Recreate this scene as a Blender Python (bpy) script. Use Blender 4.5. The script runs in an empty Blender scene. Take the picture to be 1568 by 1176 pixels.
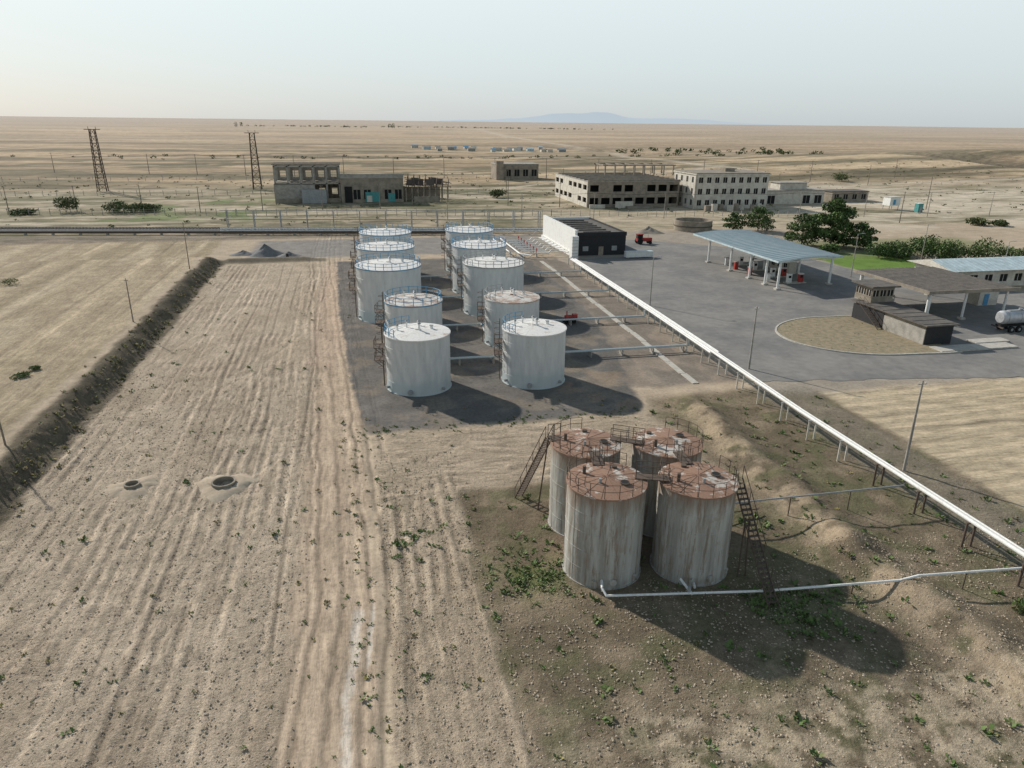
import bpy, math, random
import numpy as np
from mathutils import Vector, Matrix
random.seed(7); rng=np.random.default_rng(7)
scene=bpy.context.scene
scene.view_settings.view_transform='Standard'
scene.view_settings.look='None'
scene.view_settings.exposure=0
# ------------------------------------------------------------------ camera
cam=bpy.data.cameras.new("camera"); co=bpy.data.objects.new("camera",cam)
scene.collection.objects.link(co); scene.camera=co
cam.sensor_width=36; cam.lens=24.96; cam.clip_start=0.5; cam.clip_end=60000
R=Matrix.Rotation(math.radians(-12.6),3,'Z')@Matrix.Rotation(math.radians(69.7),3,'X')@Matrix.Rotation(math.radians(0.66),3,'Z')
co.matrix_world=Matrix.Translation((0,0,30))@R.to_4x4()
# ------------------------------------------------------------------ light
ELEV=math.radians(30); SAZ=math.atan2(-0.56,0.83)
world=bpy.data.worlds.new("World"); scene.world=world; world.use_nodes=True
wn=world.node_tree.nodes; wl=world.node_tree.links
bg=wn["Background"]; sky=wn.new("ShaderNodeTexSky"); sky.sky_type='NISHITA'; sky.sun_disc=False
sky.sun_elevation=ELEV; sky.sun_rotation=SAZ; sky.dust_density=1.0; sky.air_density=1.0; sky.ozone_density=1.0
tcw=wn.new("ShaderNodeTexCoord"); sxw=wn.new("ShaderNodeSeparateXYZ"); wl.new(tcw.outputs["Generated"],sxw.inputs[0])
rw=wn.new("ShaderNodeValToRGB"); wl.new(sxw.outputs[2],rw.inputs[0]); e=rw.color_ramp.elements
while len(e)<5: e.new(.5)
for q,(p,c) in zip(e,[(0,(.60,.66,.69)),(.06,(.70,.78,.81)),(.17,(.85,.94,.94)),(.36,(.40,.51,.59)),(1,(.09,.14,.22))]): q.position=p; q.color=(*c,1)
sc=wn.new("ShaderNodeVectorMath"); sc.operation='SCALE'; sc.inputs[3].default_value=10; wl.new(rw.outputs[0],sc.inputs[0])
mxw=wn.new("ShaderNodeMix"); mxw.data_type='RGBA'; mxw.inputs[0].default_value=.85; wl.new(sky.outputs[0],mxw.inputs[6]); wl.new(sc.outputs[0],mxw.inputs[7])
wl.new(mxw.outputs[2],bg.inputs[0]); bg.inputs[1].default_value=0.1
sd=bpy.data.lights.new("sun",'SUN'); sd.energy=4.9; sd.angle=math.radians(1.2); sd.color=(1.0,0.94,0.86)
so=bpy.data.objects.new("sun",sd); scene.collection.objects.link(so)
dirv=Vector((math.sin(SAZ)*math.cos(ELEV),math.cos(SAZ)*math.cos(ELEV),math.sin(ELEV)))
so.rotation_euler=dirv.to_track_quat('Z','Y').to_euler(); so.location=(-60,100,80)
# ------------------------------------------------------------------ noise
T=rng.random((256,256))
def vn(x,y,seed=0):
    x=x+seed*17.31; y=y+seed*9.77
    ix=np.floor(x).astype(np.int64); iy=np.floor(y).astype(np.int64); fx=x-ix; fy=y-iy
    fx=fx*fx*(3-2*fx); fy=fy*fy*(3-2*fy)
    a=T[ix&255,iy&255]; b=T[(ix+1)&255,iy&255]; c=T[ix&255,(iy+1)&255]; d=T[(ix+1)&255,(iy+1)&255]
    return (a*(1-fx)+b*fx)*(1-fy)+(c*(1-fx)+d*fx)*fy
def fbm(x,y,o=4,seed=0):
    s=0;a=.5;t=0
    for i in range(o):
        s=s+a*vn(x,y,seed+i); t+=a; a*=.5; x=x*2.03; y=y*2.03
    return s/t
def ss(a,b,x):
    t=np.clip((x-a)/(b-a),0,1); return t*t*(3-2*t)
def boxm(x,y,x0,x1,y0,y1,s=.6):
    return ss(x0-s,x0+s,x)*(1-ss(x1-s,x1+s,x))*ss(y0-s,y0+s,y)*(1-ss(y1-s,y1+s,y))
def base_h(x,y):
    x=np.asarray(x,float); y=np.asarray(y,float)
    near=1-ss(164,172,y)
    z=1.7*(1-ss(-31.4,-28.6,x+1.2*(fbm(x*.15,y*.15,2,5)-.5)))*near
    z=z+.8*np.exp(-((y-167)/1.5)**2)*ss(-30,-27,x)*(1-ss(-12,-6,x))
    rx=36+1.6*(fbm(y*.08,y*0,2,9)-.5)*2
    z=z+(1.1*np.exp(-((x-rx)/1.9)**2)*(.35+1.1*fbm(x*.3,y*.3,3,8)))*(1-ss(66,74,y))
    far=ss(300,900,y+np.abs(x)*.3)
    z=z+far*(fbm(x/700,y/500,3,21)-.5)*10
    hill=np.exp(-((x-560)/260)**2-((y-480)/130)**2)*13
    z=z+hill*ss(200,330,y)
    gx=np.interp(y,[380,500,660,830,1200],[440,440,390,345,200])
    z=z-6*np.exp(-((x-gx)/22)**2)*ss(360,420,y)*(1-ss(900,1300,y))
    z=z+ss(5000,16000,y)*12
    return z
def H(x,y): return float(base_h(np.array([x]),np.array([y]))[0])
# ------------------------------------------------------------------ ground sheet
def grow(a,b,s,f):
    o=[];p=a;
    while p<b: s*=f; p+=s; o.append(p)
    return o
xs=list(np.arange(-45,-32,.35))+list(np.arange(-32,9,.13))+list(np.arange(9,46,.22))+list(np.arange(46,60,.45)); xr=list(np.arange(60,130,.8)); xl=list(np.arange(-130,-45,.8))
rg=grow(xr[-1],16000,.8,1.065); lg=[-v for v in grow(130,16000,.8,1.065)][::-1]
X=np.array(lg+xl+xs+xr+rg)
ys=list(np.arange(14,80,.25))+list(np.arange(80,200,.55))
Y=np.array([-400,-150,-60,-30,-15,0,5,8,11]+ys+grow(ys[-1],20000,.55,1.027))
gx,gy=np.meshgrid(X,Y)
Z=base_h(gx,gy)
w1=(fbm(gx*.25,gy*.25,3,1)-.5); w2=(fbm(gx*.9,gy*.9,3,2)-.5)
wx=gx+w1*1.6+w2*.5; wy=gy+(fbm(gx*.25,gy*.25,3,3)-.5)*1.8
def C(r,g,b): return np.array([r,g,b])
col=np.zeros(gx.shape+(3,)); 
def lay(mask,c):
    global col
    c=np.asarray(c); col=col*(1-mask[...,None])+c*mask[...,None]
def mul(a):
    global col
    col=col*(1+a)[...,None]
col[:]=C(.42,.34,.25)
big=fbm(gx/9,gy/9,4,4)
lay(ss(.45,.75,big)*.5,C(.35,.28,.20))
fieldL=boxm(wx,wy,-29,-5.6,-50,163)
fieldM=boxm(wx,wy,.6,7.0,-50,57,.4)
fieldX=boxm(wx,wy,1,31,53,67.5,1.2)
fieldU=(1-ss(-34,-32.5,wx))*(1-ss(205,215,gy))
fieldR=boxm(wx,wy,53,200,-20,69.5)
brk=ss(.38,.64,fbm(gx*.8,gy*.2,3,11))
ph=gx+ 1.8*(fbm(gx*.08+3,gy*.05,3,12)-.5)
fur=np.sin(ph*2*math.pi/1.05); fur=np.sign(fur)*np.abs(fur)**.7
furX=np.sin((gy+.12*gx+3.2*w1)*2*math.pi/1.7)
furR=np.sin((gy-.05*gx+1.0*w1)*2*math.pi/2.2)
cl=fbm(gx*2.2,gy*2.2,2,13)-.5
fade=fbm(gx/6,gy/11,3,113); fade=.12+ss(.38,.62,fade)
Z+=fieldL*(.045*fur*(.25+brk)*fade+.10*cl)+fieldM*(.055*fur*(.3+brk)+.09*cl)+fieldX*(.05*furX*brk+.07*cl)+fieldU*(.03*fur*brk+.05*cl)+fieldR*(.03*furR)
vis=1-ss(90,170,gy)*.5
lay(fieldL*.85,C(.455,.372,.28)); lay(fieldL*ss(.48,.66,fbm(gx/4,gy/9,4,114))*.55,C(.36,.287,.21))
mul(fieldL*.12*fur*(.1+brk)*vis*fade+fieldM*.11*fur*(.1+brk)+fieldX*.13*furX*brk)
def track(c,w,a,dz,mask):
    global Z
    m=np.exp(-((gx-c)/w)**2)*mask; Z=Z-dz*m; mul(a*m)
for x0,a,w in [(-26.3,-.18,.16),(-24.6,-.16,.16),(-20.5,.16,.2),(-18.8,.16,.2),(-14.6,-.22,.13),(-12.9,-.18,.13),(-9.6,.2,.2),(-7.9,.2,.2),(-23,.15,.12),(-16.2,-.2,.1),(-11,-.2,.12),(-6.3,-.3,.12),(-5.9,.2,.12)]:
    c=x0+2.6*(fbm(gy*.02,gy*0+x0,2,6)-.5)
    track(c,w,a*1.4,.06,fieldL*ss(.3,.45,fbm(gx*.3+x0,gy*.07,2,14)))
for (xa,ya,xb,yb,bow) in [(-28,62,-8,110,2.0),(-25,30,-7,66,-2.5),(-20,120,-8,150,2),(-14,78,-6,100,-2),(-27,90,-18,140,1),(1,58,10,66,1.5),(-19,28,-12,60,3),(3,30,5,56,-1.2)]:
    t=np.clip((gy-ya)/(yb-ya),0,1); c=xa+(xb-xa)*t+bow*np.sin(t*math.pi)
    for o in(-.8,.8): track(c+o,.18,.17,.05,ss(ya-2,ya+2,gy)*(1-ss(yb-2,yb+2,gy))*ss(.25,.5,fbm(gx*.5,gy*.3,2,77)))
lay(fieldU*.8,C(.41,.33,.225))
band=np.sin(gx*2*math.pi/9+3*w1); mul(fieldU*.12*band)
lay(fieldU*ss(.48,.6,fbm(gx/3,gy/34,4,15))*.6,C(.28,.23,.15)); lay(fieldU*ss(.55,.66,fbm(gx/5,gy/40,4,115))*.65,C(.49,.405,.29))
for x0 in(-36,-37.6,-43,-44.7,-52,-53.6,-61,-70): track(x0+2*(fbm(gy*.015,gy*0+x0,2,66)-.5),.35,.22 if int(x0)%2 else -.28,.04,fieldU*ss(.3,.45,fbm(gx*.2+x0,gy*.04,2,67)))
lay(fieldR*.85,C(.47,.385,.265)); mul(fieldR*.10*furR)
for yy,a in ((66.5,-.2),(60.5,-.4),(57,-.2),(64.0,-.2),(52,-.35),(45,-.2)):
    mul(fieldR*a*np.exp(-((gy-yy+.04*gx+w1)/.45)**2)*ss(.3,.45,fbm(gx*.1,gy*.4,2,68)))
lane=boxm(wx,wy,-5.6,-.2,-50,165,.5)
lay(lane*.8,C(.43,.335,.245))
lx=np.interp(gy,[10,29,40,72,165],[-2.6,-2.2,-1.1,-2.2,-6.5])+.7*w1
for off,w,dz,dc in [(0,.28,.07,.22),(-1.0,.2,.06,-.3),(.75,.14,.05,-.35),(1.0,.12,.04,.2),(-2.6,.2,.07,-.32),(-3.1,.13,.05,.25),(-3.4,.1,.05,-.3),(1.9,.13,.06,-.34),(2.2,.12,.03,.25),(-1.8,.3,.03,.12),(3.2,.13,.05,-.32),(3.6,.12,.05,.2)]:
    m=np.exp(-((gx-lx-off)/w)**2)*(ss(-.1,.3,fbm(gx*.3,gy*.12,2,31+int(off*3))-.2))
    Z-=dz*m; mul(dc*m)
wh=ss(.28,.7,np.exp(-((gx-lx-.05+.6*w2)/.34)**2)*boxm(gx,gy,-5,2,27,39.5,1.2)*(.35+1.1*fbm(gx*1.6,gy*.6,3,34)))
lay(wh*.7,C(.60,.54,.465))
wh=ss(.3,.6,np.exp(-((gx-lx-.95+.3*w2)/.14)**2)*boxm(gx,gy,-5,2,34,40,1.2)*(.4+fbm(gx*1.8,gy*.8,3,35))); lay(wh*.7,C(.60,.54,.465))
for ax,ay,ar in [(-7.5,47,2.2),(-7.5,47,1.7),(-7.5,47,1.2),(-11,107,5),(-11,107,4),(-13,95,6),(-9,112,3.4),(-21,75,4),(-18,40,3)]:
    d=np.hypot(gx-ax,(gy-ay)*.8); m=np.exp(-((d-ar)/.14)**2)*ss(-.5,.5,np.sin(np.arctan2(gy-ay,gx-ax)+ax))
    mul(.2*m); Z-=.03*m
bank=ss(-32.4,-31.3,wx)*(1-ss(-28.5,-27.6,wx))*(1-ss(164,170,gy))
lay(bank*.92,C(.125,.105,.075)); Z+=bank*.3*(fbm(gx*1.1,gy*1.1,3,16)-.5)
bank2=boxm(wx,wy,-29,-6,164.5,168.5,.8); lay(bank2*.85,C(.16,.135,.10))
soil=ss(6.6,7.6,wx)*(1-ss(52.5,54,wx))*(1-ss(53,54.5,wy))
soil=np.maximum(soil,ss(30,33,wx)*(1-ss(52.5,54,wx))*(1-ss(70,73,wy)))
sn=fbm(gx*.35,gy*.35,5,17)
lay(soil*.96,C(.165,.132,.09))
lay(soil*ss(.50,.68,sn)*.6,C(.29,.23,.16))
lay(soil*ss(.5,.66,fbm(gx*.5,gy*.5,4,18))*.5,C(.115,.125,.06))
lay(soil*(1-ss(22,31,gy))*ss(.44,.6,fbm(gx*1.4,gy*1.4,4,19))*.8,C(.42,.345,.245))
grn=np.exp(-((gx-11)/2.8)**2-((gy-41)/2.4)**2); lay(np.clip(grn*1.2,0,1)*ss(.35,.6,fbm(gx,gy,4,20))*.7,C(.15,.18,.06))
grn=np.exp(-((gx-27)/3)**2-((gy-34)/2.)**2); lay(np.clip(grn,0,1)*.6,C(.10,.13,.045))
rx=36+1.6*(fbm(gy*.08,gy*0,2,9)-.5)*2
rid=np.exp(-((gx-rx+1.2)/1.8)**2)*(1-ss(66,74,gy))*ss(.36,.52,fbm(gx*.7,gy*.7,4,22)); lay(rid*.8,C(.40,.315,.22))
cloddy=boxm(wx,wy,12,60,-50,27); lay(cloddy*ss(.47,.6,fbm(gx*1.3,gy*1.3,4,23))*.8,C(.45,.37,.265)); Z+=cloddy*.12*(fbm(gx*1.8,gy*1.8,3,24)-.5)
red=np.exp(-((gx-17)/5)**2-((gy-43.5)/5)**2); lay(red*.55,C(.25,.18,.14))
Z+=soil*.18*(fbm(gx*.9,gy*.9,3,25)-.5)
lay(boxm(wx,wy,45.5,52.5,-50,72)*.6,C(.235,.205,.16))
pl=np.interp(gy,[60,69,82,117,164,200],[1.2,0,-1.3,-3.1,-4.2,-4.5]); pr=np.interp(gy,[60,67,88.6,114,142,170],[27,29.4,35.2,38.8,39.6,40])
pad=ss(-.35,.35,gx+.8*w2+.3*w1-pl)*(1-ss(-.7,.7,wx-pr))*ss(67.2,68.6,wy)*(1-ss(163,165,wy))
lay(pad*.96,C(.14,.132,.123)); lay(pad*ss(.48,.72,fbm(gx*.15,gy*.3,4,26))*.5,C(.205,.185,.165))
lay(pad*boxm(wx,wy,23,40,67,84,1.5)*ss(.4,.6,fbm(gx*.4,gy*.4,3,27))*.8,C(.27,.21,.155))
lay(pad*ss(.56,.66,fbm(gx*.25,gy*.25,4,126))*.5,C(.26,.215,.165))
sp=boxm(wx,wy,-7,-3,90,160,.8)*(1-pad); lay(sp*.5,C(.46,.345,.26))
rd=boxm(wx,wy,-24,50,170,196,1.5); lay(rd*.9,C(.23,.215,.20))
mid=ss(-.5,.5,wx-pr)*(1-ss(46,47,wx))*ss(74,76,wy)*(1-ss(160,164,wy)); lay(mid*.85,C(.17,.15,.13)); lay(mid*ss(.5,.62,fbm(gx*.3,gy*.15,3,28))*.7,C(.30,.245,.19))
yd=ss(46,48,wx)*(1-ss(124,128,wx))*ss(68,71,wy)*(1-ss(196,204,wy)); lay(yd*.8,C(.30,.265,.22))
lw=boxm(wx,wy,108,131,131,156,1); lay(lw*.95,C(.13,.215,.045))
lay(boxm(wx,wy,104,170,150,175,3)*.7,C(.19,.205,.10))
# ---------------- middle distance
m=ss(198,206,gy)
lay(m*.9,C(.37,.305,.215))
lay(m*ss(.44,.56,fbm(gx/28,gy/14,5,40))*.85,C(.20,.18,.115))
lay(m*ss(.46,.56,fbm(gx/10,gy/5,4,41))*.65,C(.15,.15,.085))
lay(m*ss(.50,.60,fbm(gx/40,gy/8,4,42))*.8,C(.49,.415,.31))
lay(boxm(wx,wy,-78,-28,240,305,5)*ss(.4,.55,fbm(gx/9,gy/9,3,43))*.8,C(.17,.21,.09))
lay(boxm(wx,wy,-200,60,199,212,1.5)*.7,C(.21,.175,.14))
lay(boxm(wx,wy,-300,20,222,236,2)*ss(.4,.55,fbm(gx/14,gy/5,3,143))*.75,C(.15,.135,.095))
pale=boxm(wx,wy,150,420,190,350,14)*ss(.3,.5,fbm(gx/30,gy/15,3,44)); lay(pale*.85,C(.53,.455,.35))
lay(boxm(wx,wy,55,150,200,250,6)*.75,C(.43,.36,.26))
f=ss(340,430,gy+.15*np.abs(gx))
lay(f,C(.50,.37,.24))
lay(f*ss(.44,.54,fbm(gx/260+gy/900,gy/55,5,45))*.85,C(.33,.25,.16))
lay(f*ss(.52,.62,fbm(gx/190,gy/80,5,46))*.7,C(.58,.455,.30))
lay(f*ss(.48,.55,fbm(gx/70,gy/14,5,47))*.85*(1-ss(600,1300,gy)),C(.16,.14,.09))
lay(f*ss(.5,.6,fbm(gx/900,gy/260,4,48))*.6*ss(800,1500,gy),C(.31,.25,.175))
gxx=np.interp(gy,[380,500,660,830,1200],[440,440,390,345,200])
dk=np.exp(-((wx+w1*30-gxx)/18)**2)*ss(370,420,gy)*(1-ss(1000,1200,gy)); lay(dk*.9,C(.08,.07,.05))
for yy,x0,x1,ww in [(445,-420,30,8),(395,-420,-60,7),(640,60,340,12),(560,-500,50,10),(760,-600,100,14),(1000,-900,500,16),(400,200,420,8),(520,150,380,11),(660,-500,-50,11),(360,-300,420,5),(460,420,700,9)]:
    c=yy+30*(fbm(gx/150,gx*0,3,int(yy))-.5)*2; lay(np.exp(-((gy-c)/ww)**2)*boxm(gx,gy,x0,x1,0,4000,20)*ss(.28,.45,fbm(gx/22,gy/22,3,49))*.9,C(.105,.095,.06))
c=np.interp(gy,[380,480,620,820,1500,3000],[250,235,240,300,330,520]); lay(np.exp(-((wx-c)/(2+gy*.004))**2)*ss(380,430,gy)*.8,C(.60,.51,.40))
for (pa,pb) in (((150,300),(420,360)),((200,210),(330,330)),((60,330),(250,470))):
    t=np.clip((gx-pa[0])/(pb[0]-pa[0]),0,1); c=pa[1]+(pb[1]-pa[1])*t+8*np.sin(t*5); lay(np.exp(-((gy-c)/2.6)**2)*boxm(gx,gy,pa[0],pb[0],0,4000,8)*.7,C(.60,.52,.41))
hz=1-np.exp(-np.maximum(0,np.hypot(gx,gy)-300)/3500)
lay(np.clip(hz,0,.9),C(.48,.41,.345))  # aerial haze painted into the ground colour, paler with distance
mul(.16*(fbm(gx*.7,gy*.7,3,50)-.5)*2*(1-ss(200,400,gy)))
ny,nx=gx.shape
verts=np.stack([gx,gy,Z],-1).reshape(-1,3)
i=np.arange(nx-1)[None,:]+np.arange(ny-1)[:,None]*nx
faces=np.stack([i,i+1,i+nx+1,i+nx],-1).reshape(-1,4)
me=bpy.data.meshes.new("ground"); me.vertices.add(len(verts)); me.vertices.foreach_set("co",verts.ravel())
me.loops.add(faces.size); me.loops.foreach_set("vertex_index",faces.ravel().astype(np.int32))
me.polygons.add(len(faces)); me.polygons.foreach_set("loop_start",(np.arange(len(faces))*4).astype(np.int32)); me.polygons.foreach_set("loop_total",np.full(len(faces),4,dtype=np.int32))
me.polygons.foreach_set("use_smooth",np.ones(len(faces),dtype=bool))
me.update()
ca=me.color_attributes.new("soil",'FLOAT_COLOR','POINT')
clod=np.clip(fieldL+fieldM+fieldX+soil*.9+fieldU*.7+bank,0,1)*.8+.2; clod=np.clip(clod*(1-pad)+pad*.45,0,1)
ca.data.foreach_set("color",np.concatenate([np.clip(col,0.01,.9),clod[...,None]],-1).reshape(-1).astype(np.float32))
cb=me.color_attributes.new("rows",'FLOAT_COLOR','POINT')
rY=np.clip(fieldL*(.45+.55*np.clip(fade,0,1))+fieldM*.8+fieldU*.7+lane*.8,0,1)*(1-fieldX); rX=np.clip(fieldX*(1-soil)+fieldR,0,1)
cb.data.foreach_set("color",np.stack([rY,rX,np.clip(m+f,0,1),np.ones_like(rY)],-1).reshape(-1).astype(np.float32))
ground=bpy.data.objects.new("ground",me); scene.collection.objects.link(ground)

# ------------------------------------------------------------------ materials
def ramp(nt,fac,stops):
    r=nt.nodes.new("ShaderNodeValToRGB"); nt.links.new(fac,r.inputs[0])
    e=r.color_ramp.elements
    while len(e)<len(stops): e.new(.5)
    for q,(p,c) in zip(e,stops): q.position=p; q.color=(c,c,c,1) if isinstance(c,(int,float)) else (*c,1)
    return r.outputs[0]
def noise(nt,vec,scale,detail=4,rough=.6):
    n=nt.nodes.new("ShaderNodeTexNoise"); n.inputs["Scale"].default_value=scale; n.inputs["Detail"].default_value=detail; n.inputs["Roughness"].default_value=rough
    nt.links.new(vec,n.inputs["Vector"]); return n.outputs["Fac"]
def mixc(nt,fac,a,b,mode='MIX'):
    m=nt.nodes.new("ShaderNodeMix"); m.data_type='RGBA'; m.blend_type=mode
    for s,v in ((m.inputs[0],fac),(m.inputs[6],a),(m.inputs[7],b)):
        if hasattr(v,"is_linked"): nt.links.new(v,s)
        elif isinstance(v,(int,float)): s.default_value=v
        else: s.default_value=(*v,1)
    return m.outputs[2]
def mth(nt,op,a,b):
    n=nt.nodes.new("ShaderNodeMath"); n.operation=op
    for s,v in ((n.inputs[0],a),(n.inputs[1],b)):
        if hasattr(v,"is_linked"): nt.links.new(v,s)
        else: s.default_value=v
    return n.outputs[0]
def newmat(name):
    m=bpy.data.materials.new(name); m.use_nodes=True; nt=m.node_tree; return m,nt,nt.nodes["Principled BSDF"]
def vecs(nt,scale=(1,1,1)):
    t=nt.nodes.new("ShaderNodeTexCoord"); mp=nt.nodes.new("ShaderNodeMapping"); mp.inputs["Scale"].default_value=scale
    nt.links.new(t.outputs["Object"],mp.inputs[0]); return mp.outputs[0]
def bump(nt,h,bsdf,strength=.5,dist=.05):
    b=nt.nodes.new("ShaderNodeBump"); b.inputs["Strength"].default_value=strength; b.inputs["Distance"].default_value=dist
    nt.links.new(h,b.inputs["Height"]); nt.links.new(b.outputs[0],bsdf.inputs["Normal"])
def M(name,c,rough=.8,var=.25,scale=1.5,c2=None,metal=0,vs=(1,1,1),lo=.4,hi=.65,bd=0,bs=20):
    m,nt,b=newmat(name); v=vecs(nt,vs)
    c2=c2 or tuple(k*(1-var) for k in c)
    f=ramp(nt,noise(nt,v,scale,6,.65),[(lo,0),(hi,1)])
    cc=mixc(nt,f,c,c2)
    f2=ramp(nt,noise(nt,v,scale*7,3),[(.3,.86),(.7,1.1)])
    cc=mixc(nt,1.0,cc,f2,'MULTIPLY')
    nt.links.new(cc,b.inputs["Base Color"]); b.inputs["Roughness"].default_value=rough; b.inputs["Metallic"].default_value=metal
    b.inputs["Specular IOR Level"].default_value=.3
    if bd: bump(nt,noise(nt,v,bs,4),b,.6,bd)
    return m
gm,nt,b=newmat("dry_soil"); v=vecs(nt)
at=nt.nodes.new("ShaderNodeAttribute"); at.attribute_name="soil"
ar=nt.nodes.new("ShaderNodeAttribute"); ar.attribute_name="rows"; sr=nt.nodes.new("ShaderNodeSeparateColor"); nt.links.new(ar.outputs["Color"],sr.inputs[0])
n1=noise(nt,v,2.6,7,.72)
c1=mixc(nt,1.0,at.outputs["Color"],ramp(nt,n1,[(.3,.70),(.5,1.0),(.7,1.2)]),'MULTIPLY')
c1=mixc(nt,1.0,c1,ramp(nt,noise(nt,v,.33,4,.6),[(.3,.88),(.7,1.1)]),'MULTIPLY')
f=ramp(nt,noise(nt,v,13,3,.7),[(.35,.72),(.6,1.1)])
c1=mixc(nt,at.outputs["Alpha"],c1,mixc(nt,1.0,c1,f,'MULTIPLY'))
nY=noise(nt,vecs(nt,(3.2,.55,1)),1.0,5,.65); nX=noise(nt,vecs(nt,(.4,2.4,1)),1.0,5,.65)
c1=mixc(nt,sr.outputs[0],c1,mixc(nt,1.0,c1,ramp(nt,nY,[(.36,.74),(.5,1.02),(.64,1.14)]),'MULTIPLY'))
c1=mixc(nt,sr.outputs[1],c1,mixc(nt,1.0,c1,ramp(nt,nX,[(.36,.76),(.5,1.02),(.64,1.14)]),'MULTIPLY'))
nF=noise(nt,vecs(nt,(.09,.25,1)),1.0,6,.7)
c1=mixc(nt,sr.outputs[2],c1,mixc(nt,1.0,c1,ramp(nt,nF,[(.4,.70),(.52,1.0),(.62,1.15)]),'MULTIPLY'))
nt.links.new(c1,b.inputs["Base Color"]); b.inputs["Roughness"].default_value=1; b.inputs["Specular IOR Level"].default_value=.05
hh_=mth(nt,'ADD',mth(nt,'MULTIPLY',noise(nt,v,4.2,6,.72),at.outputs["Alpha"]),mth(nt,'ADD',mth(nt,'MULTIPLY',nY,mth(nt,'MULTIPLY',sr.outputs[0],.6)),mth(nt,'MULTIPLY',nX,mth(nt,'MULTIPLY',sr.outputs[1],.6))))
bump(nt,hh_,b,.75,.2)
me.materials.append(gm)

m_white=M("white_paint",(.74,.74,.71),.55,c2=(.60,.58,.53),scale=.9,lo=.5,hi=.75)
m_shell,nt,b=newmat("pale_tank_paint"); v=vecs(nt,(1,1,.22))
f=ramp(nt,noise(nt,v,1.6,6,.6),[(.35,0),(.7,1)]); cc=mixc(nt,f,(.60,.60,.58),(.47,.48,.47))
f=ramp(nt,noise(nt,v,5,4,.7),[(.60,0),(.72,.55)]); cc=mixc(nt,f,cc,(.40,.35,.29))
tc=nt.nodes.new("ShaderNodeTexCoord"); sx=nt.nodes.new("ShaderNodeSeparateXYZ"); nt.links.new(tc.outputs["Object"],sx.inputs[0])
ma=nt.nodes.new("ShaderNodeMath"); ma.operation='MULTIPLY_ADD'; nt.links.new(noise(nt,vecs(nt),.5,3),ma.inputs[0]); ma.inputs[1].default_value=-2.5; nt.links.new(sx.outputs[2],ma.inputs[2])
f=ramp(nt,ma.outputs[0],[(0,.55),(.9,0)]); cc=mixc(nt,f,cc,(.38,.46,.47))
nt.links.new(cc,b.inputs["Base Color"]); b.inputs["Roughness"].default_value=.5; b.inputs["Specular IOR Level"].default_value=.35
bump(nt,noise(nt,vecs(nt,(1,1,.4)),.9,2),b,.4,.12)
m_old,nt,b=newmat("weathered_rusty_shell"); v=vecs(nt,(1,1,.09))
f=ramp(nt,noise(nt,v,1.5,6,.65),[(.38,0),(.62,1)]); cc=mixc(nt,f,(.46,.45,.41),(.28,.27,.24))
f=ramp(nt,noise(nt,v,3.2,5,.75),[(.51,0),(.62,.85)]); cc=mixc(nt,f,cc,(.22,.16,.112))
f=ramp(nt,noise(nt,vecs(nt),.9,5,.7),[(.56,0),(.64,.5)]); cc=mixc(nt,f,cc,(.30,.24,.185))
tc=nt.nodes.new("ShaderNodeTexCoord"); sx=nt.nodes.new("ShaderNodeSeparateXYZ"); nt.links.new(tc.outputs["Object"],sx.inputs[0])
ma=nt.nodes.new("ShaderNodeMath"); ma.operation='MULTIPLY_ADD'; nt.links.new(noise(nt,vecs(nt,(1,1,.2)),2.2,5),ma.inputs[0]); ma.inputs[1].default_value=3.6; nt.links.new(sx.outputs[2],ma.inputs[2])
mr=nt.nodes.new("ShaderNodeMapRange"); mr.inputs[1].default_value=7.3; mr.inputs[2].default_value=8.8; nt.links.new(ma.outputs[0],mr.inputs[0])
cc=mixc(nt,mth(nt,'MULTIPLY',mr.outputs[0],.8),cc,(.21,.13,.082))
nt.links.new(cc,b.inputs["Base Color"]); b.inputs["Roughness"].default_value=.75
bump(nt,noise(nt,vecs(nt,(1,1,.4)),1.5,3),b,.5,.1)
m_rroof=M("rusty_roof",(.27,.165,.115),.85,c2=(.52,.475,.42),scale=.8,lo=.53,hi=.59)
m_wroof=M("white_roof",(.70,.68,.64),.6,c2=(.48,.38,.30),scale=.7,lo=.56,hi=.68)
m_wroof2=M("peeling_roof",(.60,.57,.52),.6,c2=(.36,.25,.19),scale=.7,lo=.47,hi=.6)
m_rust=M("rusted_steel",(.12,.09,.07),.85,scale=3)
m_blue=M("blue_paint",(.05,.25,.45),.5,scale=3,c2=(.12,.30,.44))
m_dark=M("dark_opening",(.02,.02,.02),.9)
m_steel=M("grey_steel",(.33,.34,.34),.5,scale=2)
m_conc=M("weathered_concrete",(.38,.355,.315),.9,scale=.8,c2=(.25,.235,.205),bd=.02)
m_conc2=M("brown_concrete",(.31,.265,.21),.9,scale=.5,c2=(.195,.17,.135))
m_lime=M("whitewashed_wall",(.60,.565,.49),.85,scale=.5,c2=(.44,.40,.34))
m_asph=M("old_asphalt",(.17,.165,.158),.9,scale=.12,c2=(.235,.22,.20),lo=.4,hi=.6,bd=.01,bs=30)
m_black=M("black_brick",(.035,.035,.037),.8,scale=2)
m_roofd=M("dark_bitumen_roof",(.10,.092,.085),.9,scale=.8,c2=(.16,.14,.12))
m_broof=M("blue_grey_sheet_roof",(.20,.27,.30),.5,scale=.6,c2=(.26,.31,.33))
m_lroof=M("pale_blue_sheet_roof",(.50,.60,.62),.5,scale=.6)
m_red=M("red_paint",(.40,.05,.04),.5)
m_teal=M("teal_paint",(.08,.30,.29),.6)
m_kerb=M("kerb_concrete",(.50,.47,.41),.85,scale=2)
m_wood=M("grey_wood_pole",(.24,.205,.165),.9,scale=2)
m_dgrass=M("dry_grass_island",(.31,.25,.165),1,scale=1.2,c2=(.20,.175,.11),bd=.15,bs=4)
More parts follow.
